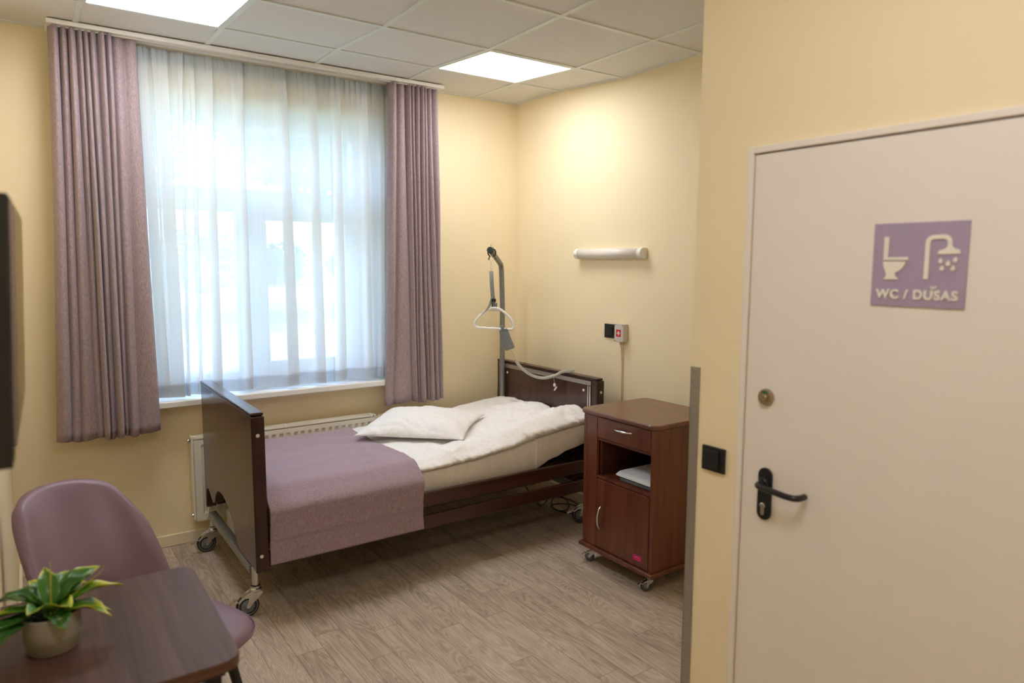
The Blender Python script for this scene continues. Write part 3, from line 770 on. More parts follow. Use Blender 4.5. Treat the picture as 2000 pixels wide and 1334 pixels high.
mattress_surf(MB(), -2.200, -.250, -1.125, -.175).build('core', MT['matt'], t)
mattress_surf(MB(), -.66, -.240, -1.125, -.175, .006, wr=1.9).build('corner_tuck', MT['matt'], t)

XD = [-2.2, -1.45, -1.1, -.85, -.65, -.50, -.36, -.26, -.20]
def duv_near(x): return sint(x, XD, [.588, .588, .606, .640, .690, .728, .742, .730, .700])
def duv_far(x): return sint(x, XD, [.585, .585, .600, .615, .630, .650, .668, .668, .650])
def wrk(x, y):
    """soft creases"""
    a = abs(nz(x*5+y*3, y*4-x*2, 2.)); b = abs(nz(x*11-y*7, y*9+x*4, 7.)); c = nz(x*3, y*3, 4.)
    d = 1-abs(nz(x*2.2-y*1.5, y*2.6+x, 11.))*2
    e = abs(nz((x+y)*10+nz(x*4, y*4)*1.5, (x-y)*2.6, 21.)); g = abs(nz((x-y*.6)*17, (x*.5+y)*5, 31.))
    k2 = interp(x, [-1.3, -.9], [.5, 1])
    return .022*(.3-a)+.012*(.28-b)+.014*c+.012*d*d+(.020*(.2-e)+.010*(.2-g))*k2
def duv_top(x, y):
    t_ = (y+1.13)/.95; z = lerp(duv_near(x), duv_far(x), min(1, max(0, t_))**.8)
    k = interp(x, [-2.2, -1.5, -1.2], [.15, .25, 1.0])
    z += wrk(x, y)*k
    # the thick roll along the near side at the head end
    z += .024*math.exp(-((y+1.03)/.085)**2)*interp(x, [-1.5, -1.1, -.8, -.3], [0, .5, 1, 1])
    z -= .022*math.exp(-((y+.85+.05*nz(x*3))/.07)**2)*interp(x, [-1.3, -.9, -.3], [0, .8, 1])
    return z
t = thing('duvet', 'white crumpled cotton duvet spread over the mattress', 'duvet', (-1.2, -.65, .55))
def duvet(mb):
    ny, nx = 120, 280
    def fn(u, v):
        x = lerp(-2.19, -.232, v)
        endr = max(0, (v-.965)/.035); endr = 1-math.sqrt(max(0, 1-endr**2))*1.0
        zb_ = mat_top(x)+.004
        if u < .70:                                    # top, far to near
            q = u/.70; y = lerp(-.165, -1.115, q); z = duv_top(x, y)
            rf = max(0, (.05-q)/.05); z = lerp(z, zb_+.01, rf**2)
            rn = max(0, (q-.93)/.07); z -= (z-zb_)*.30*rn**2
        elif u < .88:                                  # rounded near side
            q = (u-.70)/.18; zt = duv_top(x, -1.115); zt -= (zt-zb_)*.30
            a = q*PI*.5
            lip = interp(x, [-1.6, -1.0, -.3], [.020, .040, .052])
            y = -1.115-lip*math.sin(q*PI)**.8-.012*q
            z = lerp(zt, zb_-.008, q)
            cr = abs(nz(x*13+z*16, z*5, 3)); cr2 = abs(nz(x*27+z*22, z*7, 6))
            y += (.022*(cr-.12)+.014*cr2)*interp(x, [-1.45, -1.0], [.4, 1])*math.sin(min(1, q*3)*PI/2)
            z += .008*nz(x*10, 2.2)*math.sin(q*PI)+.004*nz(x*24, 5.)*q
        else:                                          # underneath, back to the far side
            q = (u-.88)/.12; y = lerp(-1.118, -.17, q); z = zb_-.001
        if endr > 0: z = lerp(z, (zb_+duv_top(x, y))*.5, endr*.8)
        return (x, y, z)
    mb.grid(ny, nx, fn, wrap_u=True)
    base = len(mb.v)-ny*nx
    mb.f.append(tuple(base+i for i in range(ny))); mb.sm.append(True)
    mb.f.append(tuple(base+ny*(nx-1)+i for i in range(ny))); mb.sm.append(True)
    return mb
o = duvet(MB()).build('cover', MT['sheet'], t)

# blanket over the foot half, hanging down the near side
t = thing('blanket', 'mauve woven blanket folded over the foot half of the bed', 'blanket', (-1.82, -.65, .25))
def blanket(mb):
    nu, nv = 110, 90
    P2 = [(-.150, .500), (-.155, .56)]
    def fn(u, v):
        x = lerp(-2.206, -1.425+.0*u, u)
        if v < .02: y, z = -.155, .555
        if v <= .62:
            q = v/.62; y = lerp(-.155, -1.135, q); z = duv_top(x, y)+.010
            if q < .04: z -= (1-q/.04)**2*.05
            if q > .93: z -= ((q-.93)/.07)**2*.030
            xr = lerp(-.0, -.012, q)
        else:
            q = (v-.62)/.38; zt = duv_top(x, -1.135)+.010-.030
            z = lerp(zt, .262, q)
            y = -1.135-.060*math.sin(min(1, q*5)*PI/2)
            y += -.012*math.exp(-((z-.50)/.06)**2)+.006*interp(z, [.26, .37, .38, .5], [1.0, .6, -.4, 0])
            y -= .007*nz(x*3.5, z*3)*min(1, q*4)
            y = min(y, -1.190 if z < .5 else 9)
        # rounded front corner of the folded edge
        x += .018*nz(v*3.1, u*2)*u
        if u > .9: x -= .030*(u-.9)/.1*(1 if v > .55 else 0)*0
        z += .0035*nz(x*7, y*7, 8.) if v < .6 else 0
        return (x, y, z)
    mb.grid(nu, nv, fn); return mb
blanket(MB()).build('cloth', MT['blanket'], t, solid=.007, recalc=True)

# pillow
def pillow(mb, c, ax, ay, hx, hy, th, n=46, tilt=(0, 0)):
    """cushion with pulled-out corners; ax, ay horizontal axes"""
    ax = Vector(ax).normalized(); ay = Vector(ay).normalized()
    def pt(u, v, sgn):
        a = u*2-1; b = v*2-1
        ins = .075*(1-a*a)*(abs(b)**6); ins2 = .075*(1-b*b)*(abs(a)**6)
        px = a*hx*(1-ins2*1.3); py = b*hy*(1-ins*1.3)
        e = max(0, (1-abs(a)**2.6))**.68*max(0, (1-abs(b)**2.6))**.68
        h = th*e
        h += (-.012*max(0, .16-abs(nz(a*1.6+b*2.2+3, b*1.4-a, 8.)))/.16*min(1, abs(a)+abs(b))+.010*nz(a*2.3+5, b*2.3, 1.)+.005*abs(nz(a*6+b*5, b*6-a*3, 4.)))*min(1, e*2.5) if sgn > 0 else 0
        cr = math.exp(-((1-abs(a))/.3)**2)*math.exp(-((1-abs(b))/.3)**2)
        z = h if sgn > 0 else -h*.28
        z += tilt[0]*a+tilt[1]*b
        return Vector(c)+ax*px+ay*py+Vector((0, 0, z))
    mb.grid(n, n, lambda u, v: pt(u, v, 1)); mb.grid(n, n, lambda u, v: pt(u, v, -1)); return mb
t = thing('pillow', 'plump white pillow lying askew on the duvet next to the blanket', 'pillow', (-1.12, -.57, .62))
pillow(MB(), (-1.105, -.575, .652), (.70, -.71, 0), (.71, .70, 0), .335, .275, .086, tilt=(.004, .016)).build('case', MT['sheet'], t, weld=True)

# power lead of the bed lying in loops
t = thing('power_cable', 'black power cable lying in loose loops on the floor under the headboard', 'cable', (-.2, -.75, .005))
MB().tube(smooth_path([(-.40, -.60, .30), (-.33, -.62, .10), (-.27, -.68, .006), (-.16, -.62, .006), (-.08, -.52, .006), (-.03, -.60, .006), (-.10, -.78, .006), (-.20, -.86, .006), (-.24, -.80, .006), (-.17, -.68, .010), (-.07, -.62, .006), (-.04, -.75, .006), (-.10, -.92, .006), (-.21, -.93, .010), (-.25, -.84, .014), (-.22, -.74, .012), (-.12, -.78, .012), (-.06, -.90, .006), (-.03, -1.0, .006), (-.022, -1.1, .2), (-.01, -1.15, .3)], 7), .004, 7).build('lead', MT['black'], t)

# ================================================================== BEDSIDE CABINET
cab = thing('bedside_cabinet', 'reddish brown wooden bedside cabinet on small castors by the headboard', 'cabinet', (-.36, -1.76, 0))
X0, X1, Y0, Y1 = -.61, -.13, -2.022, -1.508       # body
Z0, Z1 = .118, .836
MB().box(X0, X1, Y0, Y0+.022, Z0, Z1).build('side_panel', MT['cabwood'], cab, bevel=.001)
MB().box(X0, X1, Y1-.018, Y1, Z0, Z1).build('side_panel', MT['cabwood'], cab, bevel=.001)
MB().box(X0, X0+.018, Y1-.104, Y1-.0185, Z0, Z1).build('front_filler', MT['cabwood'], cab, bevel=.0015)
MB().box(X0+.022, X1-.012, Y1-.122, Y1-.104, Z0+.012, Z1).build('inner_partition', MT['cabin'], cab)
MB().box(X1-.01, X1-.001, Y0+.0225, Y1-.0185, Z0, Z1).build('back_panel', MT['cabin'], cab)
MB().box(X0+.004, X1-.012, Y0+.0225, Y1-.1045, .500, .514).build('shelf', MT['cabwood'], cab, bevel=.001)
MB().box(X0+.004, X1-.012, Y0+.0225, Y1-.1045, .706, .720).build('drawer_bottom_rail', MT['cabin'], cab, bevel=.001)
dr = MB(); dr.box(X0-.001, X0+.017, Y0+.026, Y1-.108, .722, .832)
dr = dr.build('drawer', MT['cabwood'], cab, bevel=.002)
do = MB(); do.box(X0-.001, X0+.017, Y0+.026, Y1-.108, .122, .497)
do = do.build('door', MT['cabwood'], cab, bevel=.002)
def bow(a, b, out, r=.0052):
    a, b, out = Vector(a), Vector(b), Vector(out); P = []
    for k in range(15):
        q = k/14; P.append(a.lerp(b, q)+out*(math.sin(PI*q)**.6))
    rs = [r*(.7+.5*math.sin(PI*k/14)) for k in range(15)]
    return MB().tube(P, rs, 12)
bow((X0-.002, -1.746, .793), (X0-.002, -1.868, .793), (-.024, 0, 0)).build('handle', MT['chrome'], dr)
bow((X0-.002, -1.652, .226), (X0-.002, -1.652, .352), (-.024, 0, 0)).build('handle', MT['chrome'], do)
# pink sticker with a pale swirl
st_ = MB(); st_.box(X0-.0022, X0-.0012, -1.955, -1.898, .150, .180); st_ = st_.build('sticker', plain('magenta_sticker', srgb(190, 24, 104), .4), do)
sw_ = MB()
sw_.tube([(X0-.0024, -1.930+.018*math.cos(a), .163+.006*math.sin(a)) for a in [k*2*PI/20 for k in range(19)]], .0009, 6)
sw_.tube([(X0-.0024, -1.943, .170), (X0-.0024, -1.925, .172), (X0-.0024, -1.908, .166)], .0009, 6); sw_.build('sticker_mark', plain('pink_print', srgb(232, 110, 160), .4), st_)
tp = rrect(X0-.018, X1+.018, Y0-.018, Y1+.028, .05, 8)
MB().prism(tp, lambda a, b, d: (a, b, d), .8365, .862).build('top', MT['cabtop'], cab, bevel=.009, seg=4)
MB().box(X0-.018, X1+.01, Y0-.015, Y1+.015, .095, .1175).build('plinth', MT['cabwood'], cab, bevel=.006, seg=3)
for x, y, an in ((X0+.045, Y0+.05, PI*.85), (X0+.045, Y1-.04, PI*.7), (X1-.05, Y0+.05, PI*.9), (X1-.05, Y1-.04, PI)):
    caster(cab, x, y, .095, R=.0265, ang=an, w=.018, post=.006, lever=True)
t = thing('folded_cloth', 'slate blue folded cloth under the white one in the cabinet opening', 'folded cloth', (-.44, -1.84, .515), 0)
MB().prism(rrect(-.575, -.25, -1.985, -1.745, .015, 4), lambda a, b, d: (a, b, d), .5148, .5395).build('folds', MT['cloth2'], t, bevel=.008, seg=3)
t = thing('folded_cloth', 'white folded cloth lying on top of the slate blue one', 'folded cloth', (-.44, -1.84, .54), 0)
mb = MB()
for k in range(3):
    mb.prism(rrect(-.588+.006*k, -.24, -1.99, -1.725-.006*k, .02, 4), lambda a, b, d: (a, b, d+.006*nz(a*7, b*7)), .5415+k*.007, .5475+k*.007)
mb.build('folds', MT['cloth'], t, bevel=.0025, seg=2)

# ================================================================== WALL FITTINGS
t = thing('wall_lamp', 'white tubular bed lamp fixed to the wall above the bedside cabinet', 'wall lamp', (-.03, -1.05, 1.70))
MB().box(-.022, -.0005, -1.352, -.742, 1.666, 1.732).build('backplate', MT['whitep'], t, bevel=.003)
def halfd(mb, y0, y1, r, x0=-.0225):
    P = [(x0-r*1.15*math.sin(PI*k/16), 1.699-r*math.cos(PI*k/16)) for k in range(17)]
    mb.prism(P, lambda a, b, d: (a, d, b), y0, y1, True)
    return mb
halfd(MB(), -1.318, -.776, .0315).build('diffuser', MT['frost'], t, angle=30)
halfd(MB(), -1.352, -1.3185, .0345).build('end_cap', MT['whitep'], t, bevel=.002); halfd(MB(), -.7755, -.742, .0345).build('end_cap', MT['whitep'], t, bevel=.002)

t = thing('wall_switch', 'small square black wall switch above the headboard next to the red cross box', 'wall switch', (-.005, -1.046, 1.21))
MB().box(-.009, -.0005, -1.098, -1.002, 1.166, 1.254).build('plate', MT['black'], t, bevel=.0015)
MB().box(-.0145, -.0092, -1.080, -1.020, 1.182, 1.238).build('rocker', MT['blackm'], t, bevel=.0015)

t = thing('call_box', 'beige nurse call box with a red cross and a pull cord', 'call box', (-.02, -1.17, 1.15))
MB().box(-.043, -.0005, -1.208, -1.130, 1.152, 1.264).build('box', MT['lightgrey'], t, bevel=.003)
MB().box(-.0440, -.0432, -1.189, -1.147, 1.184, 1.229).build('red_cross_label', MT['red'], t)
c_ = MB(); c_.box(-.0448, -.0442, -1.1725, -1.1635, 1.193, 1.220); c_.box(-.0448, -.0442, -1.1815, -1.1545, 1.202, 1.211); c_.build('white_cross', MT['signw'], t)
for y, z in ((-1.200, 1.257), (-1.138, 1.257), (-1.138, 1.159)): MB().lathe([(.003, 0), (.003, -.0015)], (-.0430, y, z), 8, 'x').build('screw', MT['black'], t)
c_ = MB(); c_.lathe([(.007, 0), (.009, .006), (.005, .018)], (-.022, -1.168, 1.133), 12); c_.tube([(-.022, -1.168, 1.134), (-.015, -1.168, 1.10), (-.008, -1.168, 1.0), (-.008, -1.168, .3)], .0024, 6)
c_.tube([(-.014, -1.176, 1.134), (-.010, -1.175, 1.10), (-.005, -1.174, 1.0), (-.005, -1.174, .3)], .0016, 6)
c_.build('pull_cord', plain('pinkish_cord', srgb(214, 176, 150), .6), t)

t = thing('light_switch', 'large square black light switch on the wall beside the door frame', 'light switch', (-1.405, -2.998, 1.06))
MB().box(XP-.009, XP-.0005, -3.039, -2.957, 1.022, 1.096).build('plate', MT['black'], t, bevel=.0015)
MB().box(XP-.0155, XP-.0092, -3.022, -2.966, 1.033, 1.086).build('rocker', MT['blackm'], t, bevel=.0015)

# ================================================================== DOOR
door = struct_root('door_1', (XP, DY0, 0))
f = MB(); x0, x1 = XP-.012, XP+.05
f.box(x0, x1, DY0, DY0+.0185, 0, DZ+.0185); f.box(x0, x1, DY1-.0185, DY1, 0, DZ+.0185); f.box(x0, x1, DY1, DY0, DZ, DZ+.0185)
f.build('door_frame', MT['frame'], door, bevel=.003)
f = MB(); f.box(XP+.030, XP+.05, DY1, DY0, .0, .004); f.build('threshold', MT['guard'], door)
leaf = MB().box(XP-.006, XP+.034, DY1+.004, DY0-.003, .006, DZ-.004).build('door_leaf', MT['door'], door, bevel=.0015)
FX = XP-.0062
hd = MB(); pr = []
for k in range(13): a = PI*k/12; pr.append((-3.179+.0215*math.cos(a), 1.057+.0215*math.sin(a)))
for k in range(13): a = PI+PI*k/12; pr.append((-3.179+.0215*math.cos(a), .952+.0215*math.sin(a)))
hd = MB().prism(pr, lambda a, b, d: (d, a, b), FX-.008, FX)
hp_ = hd.build('handle_plate', MT['black'], door, bevel=.002)
lv = MB(); pth = [(FX-.008, -3.179, 1.037), (FX-.030, -3.179, 1.037)]+[(FX-.030-.020*math.sin(k*PI/10), -3.179-.016*(1-math.cos(k*PI/10)), 1.037) for k in range(1, 6)]
pth += [(FX-.050, -3.22, 1.035), (FX-.050, -3.27, 1.032)]+[(FX-.050+.020*(1-math.cos(k*PI/10)), -3.285-.018*math.sin(k*PI/10), 1.032) for k in range(1, 6)]+[(FX-.018, -3.303, 1.032), (FX-.012, -3.303, 1.032)]
lv.tube(pth, .0085, 14); lv.build('lever', MT['black'], hp_)
lv = MB(); lv.lathe([(.016, -.008), (.016, -.016), (.012, -.020)], (FX, -3.179, 1.037), 20, 'x'); lv.build('lever_rose', MT['black'], hp_)
cyl = MB(); cyl.lathe([(.0085, -.008), (.0085, -.014), (.007, -.015)], (FX, -3.179, .972), 18, 'x'); cyl.prism(rrect(-3.1845, -3.1735, .945, .968, .005, 4), lambda a, b, d: (d, a, b), FX-.0135, FX-.008)
cyl.build('lock_cylinder', MT['chrome'], hp_, bevel=.0008)
ind = MB(); ind.lathe([(.0235, 0), (.0235, -.004), (.021, -.0085), (.0205, -.0095)], (FX, -3.168, 1.274), 32, 'x')
ind = ind.build('privacy_lock', MT['nickel'], door)
k_ = MB(); k_.lathe([(.010, -.0096), (.010, -.0135), (.0085, -.0145)], (FX, -3.168, 1.2725), 24, 'x'); k_.build('turn_button', MT['nickel'], ind)
k_ = MB(); k_.prism(rrect(-3.177, -3.159, 1.2855, 1.2915, .0028, 4), lambda a, b, d: (d, a, b), FX-.0103, FX-.0096); k_.build('vacancy_window', MT['green'], ind)

# sign
t = thing('door_sign', 'square lavender toilet and shower sign with raised white pictograms on the door', 'sign', (FX, -3.54, 1.64))
SY, SZ, SW, SH = -3.439, 1.541, .202, .189      # left edge, bottom, width, height
def sg(a, b, d=0.): return (FX-.0042-d, SY-a*SW, SZ+b*SH)
MB().box(FX-.0040, FX-.0003, SY-SW, SY, SZ, SZ+SH).build('plate', MT['sign'], t, bevel=.0006)
def raised(polys, name, par=t, dd=.003):
    mb = MB()
    for p in polys: mb.prism(p, sg, 0.0, dd)
    return mb.build(name, MT['signw'], par, bevel=.0006, seg=1)
cistern = rrect(.125, .180, .545, .835, .012, 3); cistern += []
seat = [(.125, .588), (.125, .553), (.40, .557), (.405, .575), (.40, .592), (.18, .590)]
body = [(.125, .540), (.130, .490), (.140, .450), (.158, .415), (.165, .380), (.158, .345), (.143, .333), (.143, .318), (.300, .322), (.300, .337), (.278, .350), (.268, .372), (.270, .405), (.310, .425), (.345, .458), (.370, .500), (.385, .540)]
raised([rrect(.125, .180, .588, .838, .012, 3), seat, body], 'toilet_pictogram')
arm = [(.575, .330), (.625, .330), (.625, .76), (.635, .785), (.66, .795), (.765, .798), (.79, .785), (.80, .755), (.80, .72), (.845, .72), (.845, .765), (.83, .81), (.80, .838), (.765, .848), (.64, .845), (.60, .825), (.58, .795), (.575, .76)]
head = [(.80, .722), (.782, .688), (.725, .668), (.708, .650), (.705, .622), (.930, .624), (.932, .655), (.915, .672), (.865, .690), (.845, .722)]
def drop(cx, cz, r=.024):
    P = [(cx, cz+r*1.9)]
    for k in range(11):
        a = PI*.80-(PI*1.60+0)*k/10-0; a = PI*.18-(PI*1.36)*k/10; P.append((cx+r*math.cos(a), cz+r*.98*math.sin(a)))
    return P
raised([arm, head]+[drop(*q) for q in ((.740, .540), (.815, .510), (.885, .552), (.757, .455), (.868, .455))], 'shower_pictogram')
fc = bpy.data.curves.new('lettering', 'FONT'); fc.body = 'WC / DUSAS'; fc.size = .0285; fc.extrude = .0014; fc.offset = .0010; fc.align_x = 'LEFT'; fc.space_character = 1.14
fo_ = bpy.data.objects.new('lettering_src', fc); COL.objects.link(fo_)
dg = bpy.context.evaluated_depsgraph_get(); me = bpy.data.meshes.new_from_object(fo_.evaluated_get(dg)); bpy.data.objects.remove(fo_)
xsv = [v.co.x for v in me.vertices]; wtx = max(xsv)-min(xsv); kx = .176/wtx
for v in me.vertices:
    a, b, d = (v.co.x-min(xsv))*kx, v.co.y, v.co.z+.0014
    v.co = Vector((FX-.0042-d, SY-.0125-a, SZ+.0180+b))-t.location
me.materials.append(MT['signw']); me.name = 'lettering'
cx_ = .1385; bz_ = .0412
car = MB(); car.prism([(cx_-.0078, bz_+.0060), (cx_-.0045, bz_+.0060), (cx_, bz_+.0028), (cx_+.0045, bz_+.0060), (cx_+.0078, bz_+.0060), (cx_+.0024, bz_), (cx_-.0024, bz_)], lambda a, b, d: (FX-.0042-d, SY-a, SZ+b), 0, .0028)
car.build('caron', MT['signw'], t)
lo = bpy.data.objects.new('lettering', me); COL.objects.link(lo); lo.parent = t

# ================================================================== TABLE
t = thing('table', 'small brown wood-topped table with rounded corners against the left wall', 'table', (-2.93, -2.45, 0))
tp = rrect(-3.152, -2.698, -2.742, -2.150, .045, 8, (0, 1, 1, 0))
TT = MB().prism(tp, lambda a, b, d: (a, b, d), .7245, .750).build('tabletop', MT['tabwood'], t, bevel=.0025)
# edge band: same outline, slightly larger, below the top face
bd = MB(); n_ = len(tp); vv = [(a*1+(.0006 if a > -3 else 0), b, z) for z in (.7248, .7465) for a, b in tp]
big = rrect(-3.1525, -2.6972, -2.7428, -2.1492, .0455, 8, (0, 1, 1, 0))
MB().prism(big, lambda a, b, d: (a, b, d), .7250, .7468).build('edge_band', MT['tabedge'], t)
fr_ = MB(); fr_.box(-3.12, -2.73, -2.71, -2.18, .700, .7243); fr_.build('under_frame', MT['blackm'], t, bevel=.002)
for x, y in ((-2.755, -2.685), (-2.755, -2.345), (-3.10, -2.685), (-3.10, -2.345)):
    MB().box(x-.018, x+.018, y-.018, y+.018, 0, .6995).build('leg', MT['blackm'], t, bevel=.002)

# ================================================================== CHAIR
CHX, CHY, CHR = -2.795, -1.905, math.radians(27)
ch = thing('dining_chair', 'mauve leather chair with a curved padded back and black legs behind the table', 'chair', (CHX, CHY, 0), CHR)
def shell_chair():
    # local frame: front = -y
    nu, nv = 49, 33
    def mid(a, b):
        """a in [-1,1] across, b in [0,1] up; middle surface of the back"""
        wmax = .214
        top = .448-.030*abs(a)**2-.075*abs(a)**7
        bot = -.035+.150*max(0, 1-(abs(a)/.5)**2)**.5 if abs(a) < .5 else -.035
        z = .437+lerp(bot, top, b); b = (z-.410)/.487
        w_ = wmax*(1-.10*b-.10*b**6)
        ang = a*1.02
        r = w_/math.sin(1.02)
        x = r*math.sin(ang)-.022; yc = .195+.265*b*1.0-.030*math.sin(PI*max(0, b))
        y = yc-(r-r*math.cos(ang))*1.05*(1-.12*b)
        return Vector((x, y, z))
    def nrm(a, b):
        e = 1e-3
        du = mid(min(1, a+e), b)-mid(max(-1, a-e), b); dv_ = mid(a, min(1, b+e))-mid(a, max(0, b-e))
        n_ = du.cross(dv_); return n_.normalized() if n_.length > 1e-12 else Vector((0, 1, 0))
    mb = MB()
    for sg_ in (-1, 1):
        def fn(u, v, sg_=sg_):
            a = math.sin((u*2-1)*PI/2)*.999 if False else (u*2-1)
            uu = a; a = math.copysign(1-(1-abs(uu))**1.6, uu); b = v
            bb = 1-(1-b)**1.5 if b > .5 else b; bb = b
            th = .026*(max(0, 1-abs(a)**7)**.5)*(max(0, 1-abs(2*bb-1)**12)**.5)
            # rounded top outline
            aa, b2 = a, bb
            k = max(0, (abs(aa)-.72)/.28); b2 = bb*(1-.16*k**2)
            return mid(aa, b2)+nrm(aa, min(.999, max(.001, b2)))*th*sg_
        mb.grid(nu, nv, fn)
    return mb
shell_chair().build('backrest', MT['leather'], ch, local=True, weld=True)
def cushion(mb, hx, hy, z0, z1, n=40):
    def fn(u, v, s):
        a = u*2*PI; rr_ = v
        c, s_ = math.cos(a), math.sin(a)
        e = 3.2; k = (abs(c)**e+abs(s_)**e)**(-1/e)
        x = hx*k*c*rr_*(1.0-.06*(s_ > 0)*s_*0); y = hy*k*s_*rr_
        x *= 1-.10*(y/hy if y > 0 else 0); y -= .05
        h = (1-rr_**6)**.5
        zc = (z0+z1)/2; z = zc+(z1-zc)*h*s if s > 0 else zc-(zc-z0)*h
        if s > 0: z -= .010*(rr_**3)
        return (x, y, z)
    mb.grid(n, 16, lambda u, v: fn(u, math.sin(v*PI/2), 1), wrap_u=True); mb.grid(n, 16, lambda u, v: fn(u, math.sin(v*PI/2), -1), wrap_u=True); return mb
cushion(MB(), .235, .275, .412, .503, 64).build('seat', MT['leather'], ch, local=True, weld=True)
seam = MB()
sp2 = []
for k in range(64):
    a = 2*PI*k/64; c, s_ = math.cos(a), math.sin(a); kk = (abs(c)**3.2+abs(s_)**3.2)**(-1/3.2); x, y = .2365*kk*c, .2765*kk*s_; x *= 1-.10*(y/.275 if y > 0 else 0); sp2.append((x, y-.05, .4575))
seam.tube(sp2, .0022, 6, closed=True); seam.build('seat_piping', MT['leather'], ch, local=True)
MB().box(-.17, .17, -.22, .15, .392, .4145).build('seat_frame', MT['blackm'], ch, local=True, bevel=.004)
for sx in (-1, 1):
    for sy_, ty in ((-1, -.275), (1, .235)):
        MB().tube([(sx*.150, sy_*.135-.03, .412), (sx*.178, sy_*.175-.025, .22), (sx*.210, ty, .0)], [.019, .015, .010], 14).build('leg', MT['blackm'], ch, local=True)
for sx in (-1, 1):
    MB().ribbon(smooth_path([(sx*.13, .12, .398), (sx*.14, .20, .41), (sx*.15, .222, .47)], 4), .03, .006, (1, 0, 0)).build('back_bracket', MT['blackm'], ch, local=True)

# ================================================================== PLANT
PX, PY, PZ = -3.047, -2.455, .7505
t = thing('potted_plant', 'green and yellow leafy plant in a grey ceramic pot on the table', 'potted plant', (PX, PY, PZ))
pt_ = MB(); pt_.lathe([(.001, 0), (.046, 0), (.050, .004), (.0555, .030), (.0562, .031), (.0575, .060), (.0585, .086), (.0590, .089), (.0570, .0905), (.0550, .088), (.0540, .070), (.001, .070)], (PX, PY, PZ), 48, cap=False)
pot = pt_.build('pot', MT['pot'], t, weld=True)
gr = MB(); gr.tube([(PX+.0568*math.cos(a), PY+.0568*math.sin(a), PZ+.033) for a in [2*PI*k/48 for k in range(48)]], .0008, 6, closed=True); gr.build('groove_line', plain('pot_groove', srgb(120, 112, 96), .7), t)
so_ = MB(); so_.grid(24, 6, lambda u, v: (PX+.0535*v*math.cos(u*2*PI), PY+.0535*v*math.sin(u*2*PI), PZ+.078+.006*nz(u*6, v*4)*(1-v)), wrap_u=True); so_.build('soil', MT['soil'], t)
def leaf_mat(name, g1, g2, yel, amt):
    m = N(name); m.set(.30, 0, .5, .15)
    uv = m.n('ShaderNodeUVMap'); sp_ = m.n('ShaderNodeSeparateXYZ'); m.l(uv.outputs[0], sp_.inputs[0])
    d = m.math('ABSOLUTE', m.math('SUBTRACT', sp_.outputs['X'], .5))
    n_ = m.noise(m.coord((40, 40, 40)), 1.0, 3, .6)
    e = m.math('MULTIPLY_ADD', n_, .30, m.math('MULTIPLY_ADD', sp_.outputs['Y'], .55, m.math('MULTIPLY', d, .55)))
    g = m.mix(m.noise(m.coord((18, 18, 18)), 1.0, 2), g1, g2)
    st = m.n('ShaderNodeTexWave'); st.inputs['Scale'].default_value = 9; st.inputs['Distortion'].default_value = 1.2
    cc = m.n('ShaderNodeCombineXYZ'); m.l(m.math('SUBTRACT', sp_.outputs['Y'], m.math('MULTIPLY', d, .8)), cc.inputs[0]); m.l(cc.outputs[0], st.inputs['Vector'])
    g = m.mix(m.math('MULTIPLY', st.outputs['Fac'], .35), g, g2)
    vein = m.math('LESS_THAN', d, .025); g = m.mix(m.math('MULTIPLY', vein, .5), g, srgb(150, 176, 80))
    k = m.n('ShaderNodeMapRange'); k.inputs['From Min'].default_value = amt; k.inputs['From Max'].default_value = amt+.12; m.l(e, k.inputs['Value'])
    m.base(m.mix(k.outputs[0], g, yel))
    return m.m
LM = [leaf_mat('leaf_dark', srgb(30, 66, 26), srgb(72, 122, 44), srgb(200, 200, 60), .90),
      leaf_mat('leaf_variegated', srgb(44, 98, 28), srgb(110, 160, 44), srgb(216, 214, 50), .66),
      leaf_mat('leaf_mid', srgb(38, 90, 32), srgb(92, 146, 52), srgb(200, 208, 70), .74)]
def leaf(yaw, elev, ln, wd, droop, mat, curl=.25, roll=0., base=(0, 0), tipcurl=0.):
    d = Vector((math.cos(yaw), math.sin(yaw), 0)); s_ = Vector((-d.y, d.x, 0)); nl, nw = 22, 9
    P = []; p = Vector((PX+base[0], PY+base[1], PZ+.076)); e = elev; stp = (ln+.03)/nl
    cen = []
    for i in range(nl+1):
        cen.append((p.copy(), e)); v_ = i/nl
        p = p+(d*math.cos(e)+Vector((0, 0, 1))*math.sin(e))*stp; e -= droop/nl*(1+1.2*v_)+tipcurl*max(0, v_-.8)
    vv, uvs = [], []
    for i, (c, e) in enumerate(cen):
        v_ = i/nl; q = max(0, (v_-.16)/.84); w = wd*(.06 if v_ < .16 else max(.06*(1-q), (math.sin(PI*q**.78))**.85+.0)); w = max(w, .0012)
        nrm_ = (-d*math.sin(e)+Vector((0, 0, 1))*math.cos(e)); r_ = roll*v_
        sd = s_*math.cos(r_)+nrm_*math.sin(r_); nn = nrm_*math.cos(r_)-s_*math.sin(r_)
        for j in range(nw):
            a = j/(nw-1)*2-1
            vv.append(c+sd*a*w*.5+nn*(abs(a)**1.6*w*curl+.0025*math.sin(v_*17+a*3)*abs(a))); uvs.append((j/(nw-1), v_))
    mb = MB(); ff = [(i*nw+j, i*nw+j+1, (i+1)*nw+j+1, (i+1)*nw+j) for i in range(nl) for j in range(nw-1)]
    mb.add(vv, ff, True)
    o = mb.build('leaf', LM[mat], t, recalc=False, solid=.0008)
    ul = o.data.uv_layers.new(name='UVMap')
    for lp_ in o.data.loops: ul.data[lp_.index].uv = uvs[lp_.vertex_index]
    return o
rd = math.radians
